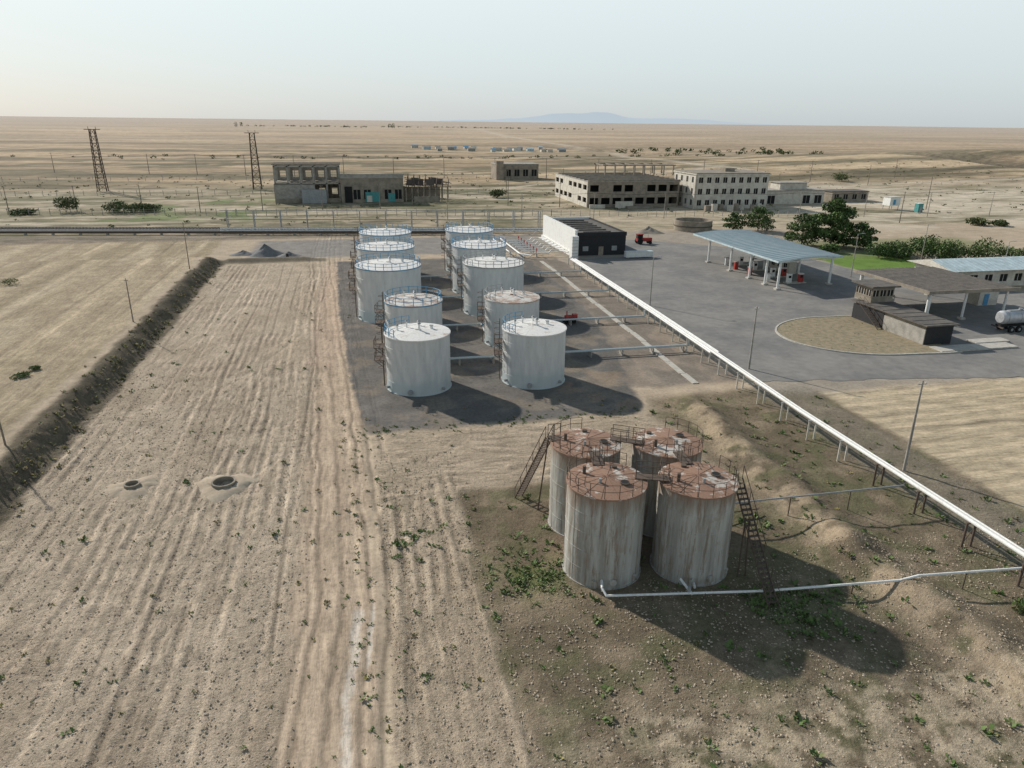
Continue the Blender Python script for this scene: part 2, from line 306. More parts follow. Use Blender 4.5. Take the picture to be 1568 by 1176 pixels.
m_rubber=M("rubber",(.02,.02,.02),.8)
m_silver=M("silver_tank",(.52,.53,.54),.4,metal=.3)
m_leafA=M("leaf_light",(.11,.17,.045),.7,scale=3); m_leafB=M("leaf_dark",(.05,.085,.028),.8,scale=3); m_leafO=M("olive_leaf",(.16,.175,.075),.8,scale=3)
m_weedY=M("yellow_weed",(.33,.28,.10),.9)
m_gravel=M("grey_gravel",(.20,.197,.195),.95,scale=2,bd=.1,bs=8)
m_bark=M("bark",(.12,.09,.065),.95,scale=4)
m_sleeper=M("sleeper",(.13,.11,.09),.9)
m_clod=M("soil_clod",(.46,.38,.285),1,scale=.5,c2=(.36,.29,.21))
m_pit=M("dry_reed",(.24,.2,.135),1)

# ------------------------------------------------------------------ mesh builder
class MB:
    def __init__(s): s.v=[];s.f=[];s.m=[];s.s=[];s.mats=[]
    def mi(s,m):
        if m not in s.mats: s.mats.append(m)
        return s.mats.index(m)
    def add(s,vs,fs,m,smooth=False):
        o=len(s.v); s.v+= [tuple(v) for v in vs]; k=s.mi(m)
        for f in fs: s.f.append([o+i for i in f]); s.m.append(k); s.s.append(smooth)
    def box(s,c,d,m,rz=0,rx=0):
        cx,cy,cz=c; a,b_,h=d[0]/2,d[1]/2,d[2]/2; ca_,sa=math.cos(rz),math.sin(rz)
        vs=[(cx+x*ca_-y*sa,cy+x*sa+y*ca_,cz+z) for x in(-a,a) for y in(-b_,b_) for z in(-h,h)]
        s.add(vs,[(0,1,3,2),(4,6,7,5),(0,4,5,1),(2,3,7,6),(0,2,6,4),(1,5,7,3)],m)
    def bx(s,x0,x1,y0,y1,z0,z1,m): s.box(((x0+x1)/2,(y0+y1)/2,(z0+z1)/2),(x1-x0,y1-y0,z1-z0),m)
    def tube(s,p,q,r,m,n=8,r2=None):
        p=Vector(p);q=Vector(q);d=(q-p)
        if d.length<1e-6: return
        d.normalize(); r2=r if r2 is None else r2
        a=d.orthogonal().normalized(); b_=d.cross(a)
        vs=[];
        for i in range(n):
            t=2*math.pi*i/n; o=a*math.cos(t)+b_*math.sin(t); vs+=[p+o*r,q+o*r2]
        fs=[(2*i,2*((i+1)%n),2*((i+1)%n)+1,2*i+1) for i in range(n)]
        s.add(vs,fs,m,True)
        s.add([vs[2*i] for i in range(n)],[tuple(range(n))[::-1]],m); s.add([vs[2*i+1] for i in range(n)],[tuple(range(n))],m)
    def path(s,pts,r,m,n=8):
        for a,b_ in zip(pts[:-1],pts[1:]): s.tube(a,b_,r,m,n)
        for a in pts[1:-1]: s.ball(a,r*1.02,m)
    def ball(s,c,r,m,n=8,sz=1):
        vs=[];fs=[]
        for j in range(5):
            ph_=math.pi*j/4
            for i in range(n): t=2*math.pi*i/n; vs.append((c[0]+r*math.sin(ph_)*math.cos(t),c[1]+r*math.sin(ph_)*math.sin(t),c[2]+r*sz*math.cos(ph_)))
        for j in range(4):
            for i in range(n): fs.append((j*n+i,(j+1)*n+i,(j+1)*n+(i+1)%n,j*n+(i+1)%n))
        s.add(vs,fs,m,True)
    def lathe(s,c,prof,m,n=64,smooth=True):
        for (r0,z0),(r1,z1) in zip(prof[:-1],prof[1:]):
            vs=[]
            for i in range(n):
                t=2*math.pi*i/n; vs+=[(c[0]+r0*math.cos(t),c[1]+r0*math.sin(t),c[2]+z0),(c[0]+r1*math.cos(t),c[1]+r1*math.sin(t),c[2]+z1)]
            s.add(vs,[(2*i,2*((i+1)%n),2*((i+1)%n)+1,2*i+1) for i in range(n)],m,smooth)
    def obj(s,name,parent=None):
        me=bpy.data.meshes.new(name); me.from_pydata(s.v,[],s.f)
        for m in s.mats: me.materials.append(m)
        me.polygons.foreach_set("material_index",s.m); me.polygons.foreach_set("use_smooth",s.s); me.update()
        o=bpy.data.objects.new(name,me); scene.collection.objects.link(o)
        if parent: o.parent=parent
        return o
def group(name):
    o=bpy.data.objects.new(name,None); o.empty_display_size=.5; scene.collection.objects.link(o); return o
def railing(mb,cx,cy,r,z,m,a0=0,a1=360,h=1.0,n=16,t=.03):
    k=max(2,int(n*(a1-a0)/360)); pts=[]
    for i in range(k+1):
        a=math.radians(a0+(a1-a0)*i/k); pts.append((cx+r*math.cos(a),cy+r*math.sin(a)))
    for i,(x,y) in enumerate(pts): mb.tube((x,y,z),(x,y,z+h),t,m,5)
    for (x,y),(u,w) in zip(pts[:-1],pts[1:]):
        for hh in (h,h*.5): mb.tube((x,y,z+hh),(u,w,z+hh),t*.8,m,5)
def stair(mb,p,q,w,m,side,rails=True):
    p=Vector(p);q=Vector(q);sv=Vector((side[0],side[1],0)).normalized()*w/2
    for sg in(-1,1):
        mb.tube(p+sv*sg,q+sv*sg,.06,m,4)
        if rails:
            up=Vector((0,0,.95)); mb.tube(p+sv*sg+up,q+sv*sg+up,.03,m,5)
            for i in range(6): a=p.lerp(q,i/5)+sv*sg; mb.tube(a,a+up,.025,m,5)
    n=int((q.z-p.z)/.28); ang=math.atan2(sv.y,sv.x)
    for i in range(1,n): a=p.lerp(q,i/n); mb.box(a,(w,.24,.03),m,ang)

# ------------------------------------------------------------------ white storage tanks
def white_tank(x,y,r,h,roof,rail_m,ladder_a,rust=False,full=True):
    z0=H(x,y)-.1; g=group("fuel_storage_tank"); 
    mb=MB(); n=72
    prof=[(r+.12,0),(r+.12,.14),(r,.14)]
    k=5
    for i in range(1,k):
        z=h*i/k; prof+=[(r,z-.03),(r+.012,z-.02),(r+.012,z+.02),(r,z+.03)]
    prof+=[(r,h)]
    mb.lathe((x,y,z0),prof,m_shell,n)
    for i in range(14):
        a=random.random()*6.28; zz=random.randint(0,k-1)*h/k
        mb.box((x+(r+.004)*math.cos(a),y+(r+.004)*math.sin(a),z0+zz+h/k/2),(.02,.03,h/k-.1),m_shell,a)
    mb.obj("shell",g)
    mb=MB(); mb.lathe((x,y,z0),[(r,h-.12),(r+.10,h-.12),(r+.10,h),(r+.02,h+.02),(.35,h+r*.085),(.35,h+r*.085+.12),(0.001,h+r*.085+.12)],roof,n)
    for i in range(12):
        a=2*math.pi*i/12; ca_,sa=math.cos(a),math.sin(a)
        mb.tube((x+.4*ca_,y+.4*sa,z0+h+r*.083),(x+r*ca_,y+r*sa,z0+h+.02),.014,roof,4)
    mb.obj("roof",g)
    mb=MB()
    if full: railing(mb,x,y,r-.05,z0+h,rail_m,0,360,1.0,int(r*5),.05)
    else: railing(mb,x,y,r-.05,z0+h,rail_m,ladder_a-70,ladder_a+50,1.0,26,.045)
    if full: mb.lathe((x,y,z0),[(r+.12,h-.16),(r+.12,h-.02)],rail_m,n)
    mb.obj("roof_railing",g)
    mb=MB()
    for (ox,oy,rr,hh) in [(r*.45,r*.1,.2,.4),(-r*.3,r*.35,.1,.8),(r*.1,r*.55,.13,.5),(-.6*r,r*.1,.1,.6),(.05*r,-.1*r,.14,.9)]:
        zz=z0+h+r*.04; mb.tube((x+ox,y+oy,zz),(x+ox,y+oy,zz+hh),rr,m_white,12)
        if rr<.16: mb.tube((x+ox,y+oy,zz+hh),(x+ox,y+oy,zz+hh+.18),rr*1.9,m_steel,12,rr*.6)
        else: mb.tube((x+ox,y+oy,zz+hh),(x+ox,y+oy,zz+hh+.06),rr*1.25,m_steel,12)
    mb.obj("roof_fittings",g)
    mb=MB(); a=math.radians(ladder_a); ca_,sa=math.cos(a),math.sin(a); tx,ty=-sa,ca_
    def P(rr,t,z): return (x+rr*ca_+t*tx,y+rr*sa+t*ty,z0+z)
    mt=m_rust
    for t in(-.25,.25): mb.tube(P(r+.35,t,.1),P(r+.35,t,h+1),.045,mt,5)
    z=.4
    while z<h: mb.tube(P(r+.35,-.25,z),P(r+.35,.25,z),.025,mt,4); z+=.35
    z=2.4
    while z<h+1:
        pts=[P(r+.35+.65*math.sin(u),.42*math.cos(u),z) for u in np.linspace(0,math.pi,7)]
        mb.path([tuple(p) for p in pts],.03,mt,4); z+=.7
    for zp in (h*.58,h*.8):
        mb.box(P(r+.55,1.3,zp),(1.0,1.9,.07),mt,a)
        for t in(.4,1.3,2.2):
            mb.tube(P(r+1.03,t,zp),P(r+1.03,t,zp+1),.035,mt,5)
            mb.tube(P(r+1.0,t,zp),P(r+.02,t,zp-.8),.035,mt,5)
        for hh in(.5,1): mb.tube(P(r+1.03,.4,zp+hh),P(r+1.03,2.2,zp+hh),.03,mt,5); mb.tube(P(r+1.03,2.2,zp+hh),P(r,2.2,zp+hh),.03,mt,5)
    mb.obj("caged_ladder",g)
    mb=MB()
    for t in (200,250,310):
        a=math.radians(t); mb.tube((x+(r-.1)*math.cos(a),y+(r-.1)*math.sin(a),z0+.6),(x+(r+.35)*math.cos(a),y+(r+.35)*math.sin(a),z0+.6),.16 if t!=250 else .3,m_steel,12)
    mb.obj("nozzles",g)
white_tank(6.6,80.9,3.8,6.8,m_wroof,m_blue,170,full=False)
white_tank(20.7,80.6,3.85,6.75,m_wroof,m_blue,170,full=False)
white_tank(7.5,96.5,3.9,6.9,m_wroof2,m_blue,165)
white_tank(21.5,96.8,3.9,6.7,m_wroof2,m_steel,170,full=False)
white_tank(5.1,114.3,5.1,8.5,m_wroof,m_blue,175)
white_tank(22.3,114.8,5.0,8.3,m_wroof,m_steel,175)
white_tank(5.6,132.9,5.2,8.4,m_wroof,m_blue,175)
white_tank(22.6,130.5,5.0,8.7,m_wroof,m_blue,175)
white_tank(6.4,149.5,5.2,8.6,m_wroof,m_blue,175)
white_tank(24.0,150.5,5.0,8.6,m_wroof,m_blue,175)

# ------------------------------------------------------------------ rusty tanks
def rusty_tank(x,y,r,h,seed):
    random.seed(seed); g=group("rusty_storage_tank"); z0=-.15
    mb=MB(); k=5; prof=[(r+.1,0),(r+.1,.2),(r,.2)]
    for i in range(1,k): z=h*i/k; prof+=[(r,z-.03),(r+.015,z-.02),(r+.015,z+.02),(r,z+.03)]
    prof.append((r,h)); mb.lathe((x,y,z0),prof,m_old,64)
    for i in range(10):
        a=6.28*i/10+seed; mb.box((x+(r+.004)*math.cos(a),y+(r+.004)*math.sin(a),z0+h/2),(.02,.04,h-.2),m_old,a)
    mb.obj("shell",g)
    mb=MB(); mb.lathe((x,y,z0),[(r,h-.08),(r+.07,h-.08),(r+.07,h+.01),(r,h+.02),(.0,h+.34)],m_rroof,64)
    for i in range(14):
        a=2*math.pi*i/14+.2; ca_,sa=math.cos(a),math.sin(a)
        mb.tube((x+.1*ca_,y+.1*sa,z0+h+.33),(x+(r-.02)*ca_,y+(r-.02)*sa,z0+h+.03),.022,m_rroof,4)
    mb.obj("roof",g)
    mb=MB()
    for (t,rr,pr_,hh,mt) in [(290,.33,.5*r,.16,m_rust),(290,.27,.5*r,.165,m_dark),(120,.12,.6*r,.6,m_rust),(30,.2,.65*r,.2,m_rust),(200,.1,.35*r,.35,m_steel)]:
        a=math.radians(t+seed*23); px,py=x+pr_*math.cos(a),y+pr_*math.sin(a); zz=z0+h+.3*(1-pr_/r)
        mb.tube((px,py,zz),(px,py,zz+hh),rr,mt,14)
    mb.obj("roof_fittings",g)
    mb=MB(); railing(mb,x,y,r-.02,z0+h,m_rust,seed*40,seed*40+270,1.0,18,.026); mb.obj("roof_railing",g)
    mb=MB()
    for t in(235,262,300):
        a=math.radians(t+seed*5); mb.tube((x+(r-.1)*math.cos(a),y+(r-.1)*math.sin(a),z0+.75),(x+(r+.18)*math.cos(a),y+(r+.18)*math.sin(a),z0+.75),.25 if t==262 else .1,m_old,14)
    mb.tube((x+(r)*math.cos(4.4),y+(r)*math.sin(4.4),z0+.4),(x+(r+.5)*math.cos(4.4),y+(r+.5)*math.sin(4.4),z0+.4),.09,m_white,10)
    mb.obj("nozzles",g)
rusty_tank(15.9,41.0,2.72,7.1,1); rusty_tank(22.2,40.0,2.65,7.05,3); rusty_tank(16.4,47.1,2.65,7.1,2); rusty_tank(22.6,46.0,2.65,7.1,4)
random.seed(3)
mb=MB(); stair(mb,(12.3,52.0,0),(13.9,48.6,7.0),.7,m_rust,(1,.3)); mb.box((14.3,48.2,7.02),(1.0,1.0,.06),m_rust)
for xx in(13.8,14.8): mb.tube((xx,48.7,7),(xx,48.7,8),.03,m_rust,5)
mb.tube((13.8,48.7,8),(14.8,48.7,8),.03,m_rust,5); mb.tube((13.4,49.6,0),(13.9,48.8,7),.06,m_rust,6)
mb.obj("steel_stairway")
mb=MB(); stair(mb,(25.6,34.3,0),(24.9,39.4,7.0),.7,m_rust,(1,0)); mb.tube((25.5,37.8,0),(25.2,37.8,4.8),.06,m_rust,6); mb.tube((24.9,37.8,0),(24.9,37.8,4.8),.06,m_rust,6); mb.tube((25.5,37.8,0),(24.9,37.8,4.5),.03,m_rust,6)
mb.obj("steel_stairway")
mb=MB()
for a,b_ in (((18.9,47,7.08),(20.2,46.2,7.08)),((16.1,43.5,7.08),(16.3,44.7,7.08)),((22.4,42.5,7.08),(22.5,43.5,7.08)),((18.4,40.8,7.08),(19.7,40.3,7.08))):
    c=(Vector(a)+Vector(b_))/2; d=Vector(b_)-Vector(a); an=math.atan2(d.y,d.x); mb.box(c,(d.length+1.0,.8,.06),m_rust,an)
    s_=Vector((-d.y,d.x,0)).normalized()*.4
    for sg in(-1,1):
        for hh in(.5,1): mb.tube(Vector(a)-d*.3+s_*sg+Vector((0,0,hh)),Vector(b_)+d*.3+s_*sg+Vector((0,0,hh)),.025,m_rust,5)
        for t in(-.3,.5,1.3): p=Vector(a)+d*t+s_*sg; mb.tube(p,p+Vector((0,0,1)),.025,m_rust,5)
mb.obj("tank_catwalk")
mb=MB()
mb.path([(15.0,38.4,.75),(14.75,37.6,.75),(14.9,37.1,.45),(25.5,35.4,.5),(34.8,34.0,1.0),(36,33.8,1.35),(44.2,33,1.4)],.085,m_white,8)
for xx,yy,zz in [(18,36.6,.45),(21.5,36,.5),(28.5,34.9,.6),(31.6,34.5,.8),(39.5,33.4,1.3)]: mb.tube((xx,yy,-.1),(xx,yy,zz),.05,m_rust,6)
mb.tube((20.3,37.4,.8),(20.6,36.1,.45),.09,m_white,8); mb.tube((20.45,36.3,.4),(20.45,36.3,.95),.12,m_steel,8)
mb.obj("low_white_pipe")
mb=MB(); mb.path([(24.6,43.6,1.9),(26,44.4,1.9),(43.4,44.2,1.95)],.07,m_steel,8)
for xx in(28,33,38.5): mb.tube((xx,44.35,-.1),(xx,44.35,1.9),.05,m_rust,6)
mb.path([(24.6,44.4,1.2),(26,44.9,.7),(31,45.5,.4)],.05,m_rust,6)
mb.obj("branch_pipe")

# ------------------------------------------------------------------ main pipeline
g=group("elevated_pipeline")
def plx(y): return 43.9+max(0,(y-60))*.032
mb=MB(); pts=[(plx(y),y,2.25-.6*min(1,max(0,(y-95)/60))) for y in (20,37,60,80,100,125,150)]
mb.path(pts,.17,m_white,14); mb.path([(x+.45,y,z) for x,y,z in pts],.09,m_white,10)
mb.path([(x-.35,y,z-.05) for x,y,z in pts[3:]],.13,m_white,10); mb.path([(x+.8,y,z-.05) for x,y,z in pts[3:]],.11,m_white,10)
mb.obj("pipes",g)
mb=MB(); y=23
while y<152:
    x=plx(y); z=2.25-.6*min(1,max(0,(y-95)/60)); zt=z-.17
    wide=.5 if y<75 else .8
    for o in(-.3,wide): mb.tube((x+o,y,-.3),(x+o,y,zt),.09 if y<75 else .11,m_rust if y<52 else m_lime,8)
    mb.box((x+(wide-.3)/2,y,zt+.02),(wide+.55,.16,.1),m_rust if y<52 else m_steel)
    if y<52: mb.tube((x-.3,y,.4),(x+wide,y,zt-.3),.03,m_rust,5)
    y+=4.95
mb.obj("supports",g)
mb=MB()
for (x0,x1,y,z,m) in [(7,44.8,87.5,.9,m_shell),(9,44.9,103.6,.9,m_shell),(9,45.4,122.2,.9,m_shell),(9,45.8,140.3,.9,m_shell)]:
    mb.tube((x0,y,z),(x1,y,z),.14,m,10); mb.tube((x0+1,y+.6,z-.1),(x1,y+.6,z-.1),.1,m,10)
    mb.path([(x1,y,z),(x1,y,1.9),],.14,m,10)
    xx=x0+1
    while xx<x1: mb.box((xx,y+.3,(z-.2)/2),(.2,1.1,z-.15),m_conc); xx+=4.5
    for tx in (10.8,18.2): mb.tube((tx,y-.2,z),(tx,y-3,z-.3),.12,m_shell,8); mb.tube((tx,y-1,z+.1),(tx,y-1,z+.6),.05,m_red,6); mb.ball((tx,y-1,z),.24,m_blue)
mb.obj("transfer_pipes")
mb=MB()
y=75.0
while y<155:
    L=random.uniform(3,6)
    x=np.interp(y+L/2,[75,121,153],[39.9,41.1,41.7])+random.uniform(-.1,.1)
    mb.box((x,y+L/2,.03),(.8,L-.12,.14),m_kerb,random.uniform(-.02,.02)-.02); y+=L
    if random.random()<.15: y+=1.2
mb.obj("concrete_channel_cover")
mb=MB()
for i in range(7):
    yy=163+i*3.2; mb.path([(39,yy,.8),(45,yy,.8),(45.6,yy,1.4),(47.5,yy,1.4),(48.6,yy-4,1.6)],.17,m_white,8)
    mb.tube((42,yy,.8),(42,yy,1.7),.06,m_red,6); mb.tube((41.9,yy,1.7),(42.1,yy,1.7),.3,m_red,8); mb.box((42,yy,.35),(.3,.6,.7),m_conc)
mb.path([(30,186,.8),(38,186,.8),(38,163,.8),(40,160,.8)],.2,m_white,8); mb.path([(30,188,.8),(36,188,.8),(36,165,.8)],.16,m_white,8)
mb.obj("pipe_manifold")
mb=MB()
mb.box((32.6,104.8,.5),(1.8,.9,.25),m_rust); mb.tube((31.9,104.8,.95),(33.1,104.8,.95),.38,m_red,12); mb.box((33.5,104.8,1.0),(.7,.8,.9),m_red); mb.tube((32.2,104.8,1.2),(32.2,104.8,2.0),.1,m_red,8)
for o in(-.5,.5):
    mb.tube((32,104.8+o,.35),(32,104.8+o+.12,.35),.35,m_rubber,12); mb.tube((33.3,104.8+o,.35),(33.3,104.8+o+.12,.35),.35,m_rubber,12)
mb.obj("mobile_pump")

# ------------------------------------------------------------------ poles
def pole(name,x,y,h,r=.13,arm=1.2,m=m_wood,lamp=False,lean=0):
    mb=MB(); z=H(x,y); mb.tube((x,y,z-.3),(x+lean,y,z+h),r,m,8,r*.6)
    if arm:
        mb.box((x+lean,y,z+h-.35),(arm,.08,.08),m)
        for o in(-arm/2+.1,0,arm/2-.1): mb.tube((x+lean+o,y,z+h-.3),(x+lean+o,y,z+h-.1),.035,m_white,6)
    if lamp:
        mb.tube((x,y,z+h),(x+1.0,y,z+h+.15),.05,m_steel,6); mb.box((x+1.2,y,z+h+.12),(.6,.25,.12),m_steel)
    return mb.obj(name)
pole("utility_pole",48.5,49.8,8.9,.14,.9,lean=-.1,m=m_conc); pole("utility_pole",49.3,78.9,8.4,.14,.7,m=m_conc)
pole("street_lamp",49.9,113.3,8.4,.12,0,m_conc,True)
for (x,y,h) in [(-32.4,67.6,5.6),(-32.5,110.8,6.5),(-32.3,151,9.2)]: pole("utility_pole",x,y,h,.1,.6)
for (x,y,h) in [(101.5,129,9),(128,140,9),(131,121,8)]: pole("street_lamp",x,y,h,.1,0,m_conc,True)
for k in range(16): pole("utility_pole",-165+k*27,470-k*8,11,.2,2.0)
for k in range(13): pole("utility_pole",-230+k*20,262+((k*37)%9),8.5,.16,1.2)
for k in range(9): pole("utility_pole",30+k*24,232-k*2,8.5,.14,1.2,m=m_conc)
for (x,y,h) in [(215,238,12),(240,215,11),(176,205,10),(190,300,9),(70,330,9),(100,340,9),(58,270,10),(76,262,9),(260,330,10),(300,360,10)]: pole("utility_pole",x,y,h,.17,1.2)
mb=MB()
for k in range(15):
    for o in(-.9,.9):
        a=Vector((-165+k*27+o,470-k*8,0)); b_=Vector((-165+(k+1)*27+o,462-k*8,0)); a.z=H(a.x,a.y)+10.8; b_.z=H(b_.x,b_.y)+10.8; c=(a+b_)/2-Vector((0,0,.8)); mb.tube(a,c,.035,m_rubber,3); mb.tube(c,b_,.035,m_rubber,3)
for k in range(8):
    for o in(-.5,.5):
        a=Vector((30+k*24+o,232-k*2,8.3)); b_=Vector((54+k*24+o,230-k*2,8.3)); c=(a+b_)/2-Vector((0,0,.6)); mb.tube(a,c,.03,m_rubber,3); mb.tube(c,b_,.03,m_rubber,3)
mb.obj("power_lines")
def pylon(x,y,h,w):
    mb=MB(); z=H(x,y); n=9
    def c(i,k):
        t=i/n; ww=w*(1-.45*t); return (x+ww*(.5 if k in(1,2) else -.5),y+w*.5*(.8 if k>1 else -.8)*(1-.45*t),z+h*t)
    for i in range(n):
        for k in range(4):
            mb.tube(c(i,k),c(i+1,k),.2,m_rust,4); mb.tube(c(i,k),c(i+1,(k+1)%4),.1,m_rust,4); mb.tube(c(i+1,k),c(i+1,(k+1)%4),.11,m_rust,4)
    mb.box((x,y,z+h),(w+2.4,1,.25),m_rust); mb.tube((x-w*.4,y,z+h),(x-w*.4,y,z+h+1.2),.1,m_rust,4); mb.tube((x+w*.4,y,z+h),(x+w*.4,y,z+h+1.2),.1,m_rust,4)
    mb.obj("lattice_pylon")
pylon(-103.5,344,25,3.6); pylon(-40.8,347.5,24,3.6)

# ------------------------------------------------------------------ buildings
def wall(mb,p0,p1,z0,z1,t,cols,rows,ww,wh,sill,m,mg=None,skip=()):
    p0=Vector((p0[0],p0[1],0));p1=Vector((p1[0],p1[1],0));d=p1-p0;L=d.length;d.normalize();an=math.atan2(d.y,d.x)
    fh=(z1-z0)/rows; cw=L/cols
    def bb(a,b_,za,zb,mm=m,th=t):
        c=p0+d*(a+b_)/2; mb.box((c.x,c.y,(za+zb)/2),(b_-a,th,zb-za),mm,an)
    for r_ in range(rows):
        f=z0+r_*fh
        if sill>0: bb(0,L,f,f+sill)
        bb(0,L,f+sill+wh,f+fh)
        bb(0,(cw-ww)/2,f+sill,f+sill+wh)
        bb(L-(cw-ww)/2,L,f+sill,f+sill+wh)
        for c_ in range(cols-1): bb(c_*cw+(cw+ww)/2,(c_+1)*cw+(cw-ww)/2,f+sill,f+sill+wh)
        for c_ in range(cols):
            if (r_,c_) in skip: bb(c_*cw+(cw-ww)/2,c_*cw+(cw+ww)/2,f+sill,f+sill+wh)
            elif mg: 
                bb(c_*cw+(cw-ww)/2,c_*cw+(cw+ww)/2,f+sill,f+sill+wh,mg,.05)
                bb(c_*cw+cw/2-.05,c_*cw+cw/2+.05,f+sill,f+sill+wh,m_lime,.09)
g=group("office_building"); mb=MB()
mb.bx(51.2,64,162.5,190,0,4.9,m_black); mb.obj("walls",g)
mb=MB(); mb.bx(51.4,63.9,162.6,189.9,4.9,5.05,m_roofd); mb.bx(51.2,64.05,162.2,162.45,4.6,5.5,m_black); mb.bx(63.75,64.1,162.5,190,4.9,5.4,m_black); mb.bx(50.7,64.1,189.8,190.3,0,5.6,m_white)
for k in range(7): mb.bx(54,61,165+k*3.5,165.3+k*3.5,5.05,5.35,m_roofd)
mb.obj("roof",g)
mb=MB(); mb.bx(50.2,51.18,162.0,190,0,1.0,m_white); mb.bx(50.6,51.18,160.6,189.9,1.0,6.3,m_white); mb.bx(49.4,50.9,158.6,160.55,0,5.2,m_white)
for k in range(6): mb.bx(49.3,51.0,158.5,158.58,.5+k*.75,.56+k*.75,m_steel)
mb.obj("white_side_wall",g)
mb=MB(); mb.bx(57.2,58.4,162.38,162.48,0,2.1,m_conc2); mb.bx(60.5,61.8,162.38,162.48,1.1,2.2,m_steel); mb.bx(53.2,54.6,162.38,162.48,1.1,2.2,m_steel); mb.obj("door_and_windows",g)
mb=MB(); mb.bx(62.3,69,157.2,158.6,.25,1.5,m_white); mb.bx(62.2,69.1,157.1,158.7,1.5,1.56,m_lroof)
for xx in(63,65.6,68.3): mb.bx(xx-.15,xx+.15,157.3,158.5,0,.25,m_conc)
mb.obj("storage_bin")
g=group("ruined_warehouse"); mb=MB()
for i in range(6):
    for j in range(3):
        x=-27.5+i*4.7; y=289+j*6
        mb.box((x,y,6.8),(.6,.6,13.6),m_conc)
for j in range(3):
    for zz in(7.2,13.4): mb.bx(-27.8,-3.7,288.7+j*6,289.3+j*6,zz-.4,zz,m_conc)
mb.bx(-27.8,-3.7,289,301.3,7.2,7.5,m_conc2)
for i in range(6): mb.bx(-27.8+i*4.7,-27.2+i*4.7,288.9,301.1,13.45,13.85,m_conc)
for i in range(9): mb.bx(-28.3,-3.2,289+i*1.45,289.35+i*1.45,13.86,14.2,m_conc2)
mb.obj("frame",g)
mb=MB(); wall(mb,(-27.8,301.5),(-3.7,301.5),0,13.2,.3,5,2,2.2,2.4,2,m_conc); wall(mb,(-27.95,289),(-27.95,301),0,7,.3,2,1,1.8,2.4,2,m_conc)
mb.bx(-27.4,-13.4,288.55,288.68,0,6.6,m_conc); mb.bx(-27.6,-3.8,288.4,288.54,0,1.6,m_conc2); mb.bx(-18,-9,286.2,288.3,0,5,m_steel)
mb.obj("walls",g)
mb=MB(); wall(mb,(-3.5,287),(20,287),0,9,.35,6,1,2.6,3.6,1.2,m_conc2,m_dark,skip={(0,0),(0,3)}); mb.bx(-3.5,20,288,303,9,9.4,m_conc2); mb.bx(-3.6,20.2,286.6,287.3,9.0,10.6,m_conc)
mb.bx(-3.3,19.8,302,302.6,0,9,m_conc2); mb.bx(-3.5,-3.1,287.3,302,0,8.9,m_conc2); mb.bx(19.7,20.1,287.3,302,0,8.9,m_conc2); mb.bx(-2.2,.6,286.4,286.7,0,6,m_dark)
mb.bx(5.5,11,286.45,286.72,.2,3.9,m_teal); mb.bx(14.2,16.8,286.45,286.72,.2,3.5,m_teal); mb.bx(6,8,286.3,286.44,.2,2.6,m_lime)
mb.obj("annex",g)
mb=MB()
for i in range(8):
    x=21+i*2.3; hh=9-.3*i
    mb.tube((x,286,0),(x,286,5.4),.22,m_conc2,6); mb.tube((x,286,5.4),(x+1.5,293,hh+1.2),.16,m_rust,5); mb.tube((x+1.5,293,hh+1.2),(x+2.2,301,4.5),.16,m_rust,5); mb.tube((x+2.2,301,0),(x+2.2,301,4.5),.22,m_conc2,6)
for k in range(6):
    mb.tube((21,286+k*2.6,5.3+ (k*1.5 if k<3 else (5-k)*1.5+.4)),(39,286+k*2.6,4.4+(k*1.2 if k<3 else (5-k)*1.2)),.12,m_rust,5)
for (i0,yy) in ((21.5,288),(25,290),(29,287.5),(33,291),(24,296),(31,297)):
    mb.add([(i0,yy,6.2),(i0+3.2,yy+.2,5.9),(i0+3.4,yy+2.8,8.2),(i0+.2,yy+2.6,8.4)],[(0,1,2,3)],m_rust)
mb.bx(20.3,36,300.9,301.2,0,4.6,m_conc2); mb.bx(24,34,285.7,285.95,0,2.2,m_conc2)
mb.obj("collapsed_roof",g)
mb=MB(); wall(mb,(77,392),(101,392),0,8,.5,5,1,2.8,3.5,2,m_conc2,m_dark); mb.bx(77,101,392.4,404,0,8,m_conc2); mb.bx(76.8,101.2,391.6,404.2,8,8.5,m_conc); mb.bx(77,81,389,391.5,0,10,m_conc2)
mb.obj("ruined_shed")
g=group("abandoned_factory_building"); x0,x1,y0,y1=86.4,122.6,260,304; h=9.2
mb=MB()
wall(mb,(x0,y0),(x1,y0),0,h,.4,8,2,3.4,2.4,1.1,m_conc2,None,skip={(1,1),(1,4)}); wall(mb,(x0-.21,y1),(x0-.21,y0+.2),0,h,.4,7,2,4.4,1.8,1.6,m_lime,None,skip={(1,2),(0,4)})
mb.bx(x1-.2,x1+.2,y0+.22,y1,0,h,m_conc2); mb.bx(x0,x1,y1-.2,y1+.2,0,h,m_conc2); mb.obj("walls",g)
mb=MB(); mb.bx(x0,x1,y0+.25,y1-.25,4.5,4.8,m_conc); mb.bx(x0-.45,x1+.4,y0-.3,y1+.3,h,h+.3,m_conc)
for k in range(9):
    mb.bx(x0-.3,x1+.3,y0+k*5,y0+.5+k*5,h+.305,h+.75,m_conc2)
mb.bx(x0+.4,x1-.4,y0+5,y0+5.3,0,h,m_dark); mb.bx(x0+4,x0+4.3,y0+6,y1-1,0,h,m_conc2)
mb.obj("roof_slabs",g)
mb=MB()
for i in range(8):
    x=x0+16+i*4.3
    for yy in (288,300): mb.box((x,yy,h+2.2),(.5,.5,3.8),m_conc2)
for yy in(288,300): mb.bx(x0+15,x0+47,yy-.25,yy+.25,h+4.1,h+4.6,m_conc2)
for i in range(8): mb.bx(x0+15.8+i*4.3,x0+16.2+i*4.3,288.3,299.7,h+4.15,h+4.6,m_conc2)
mb.obj("rooftop_frame",g)
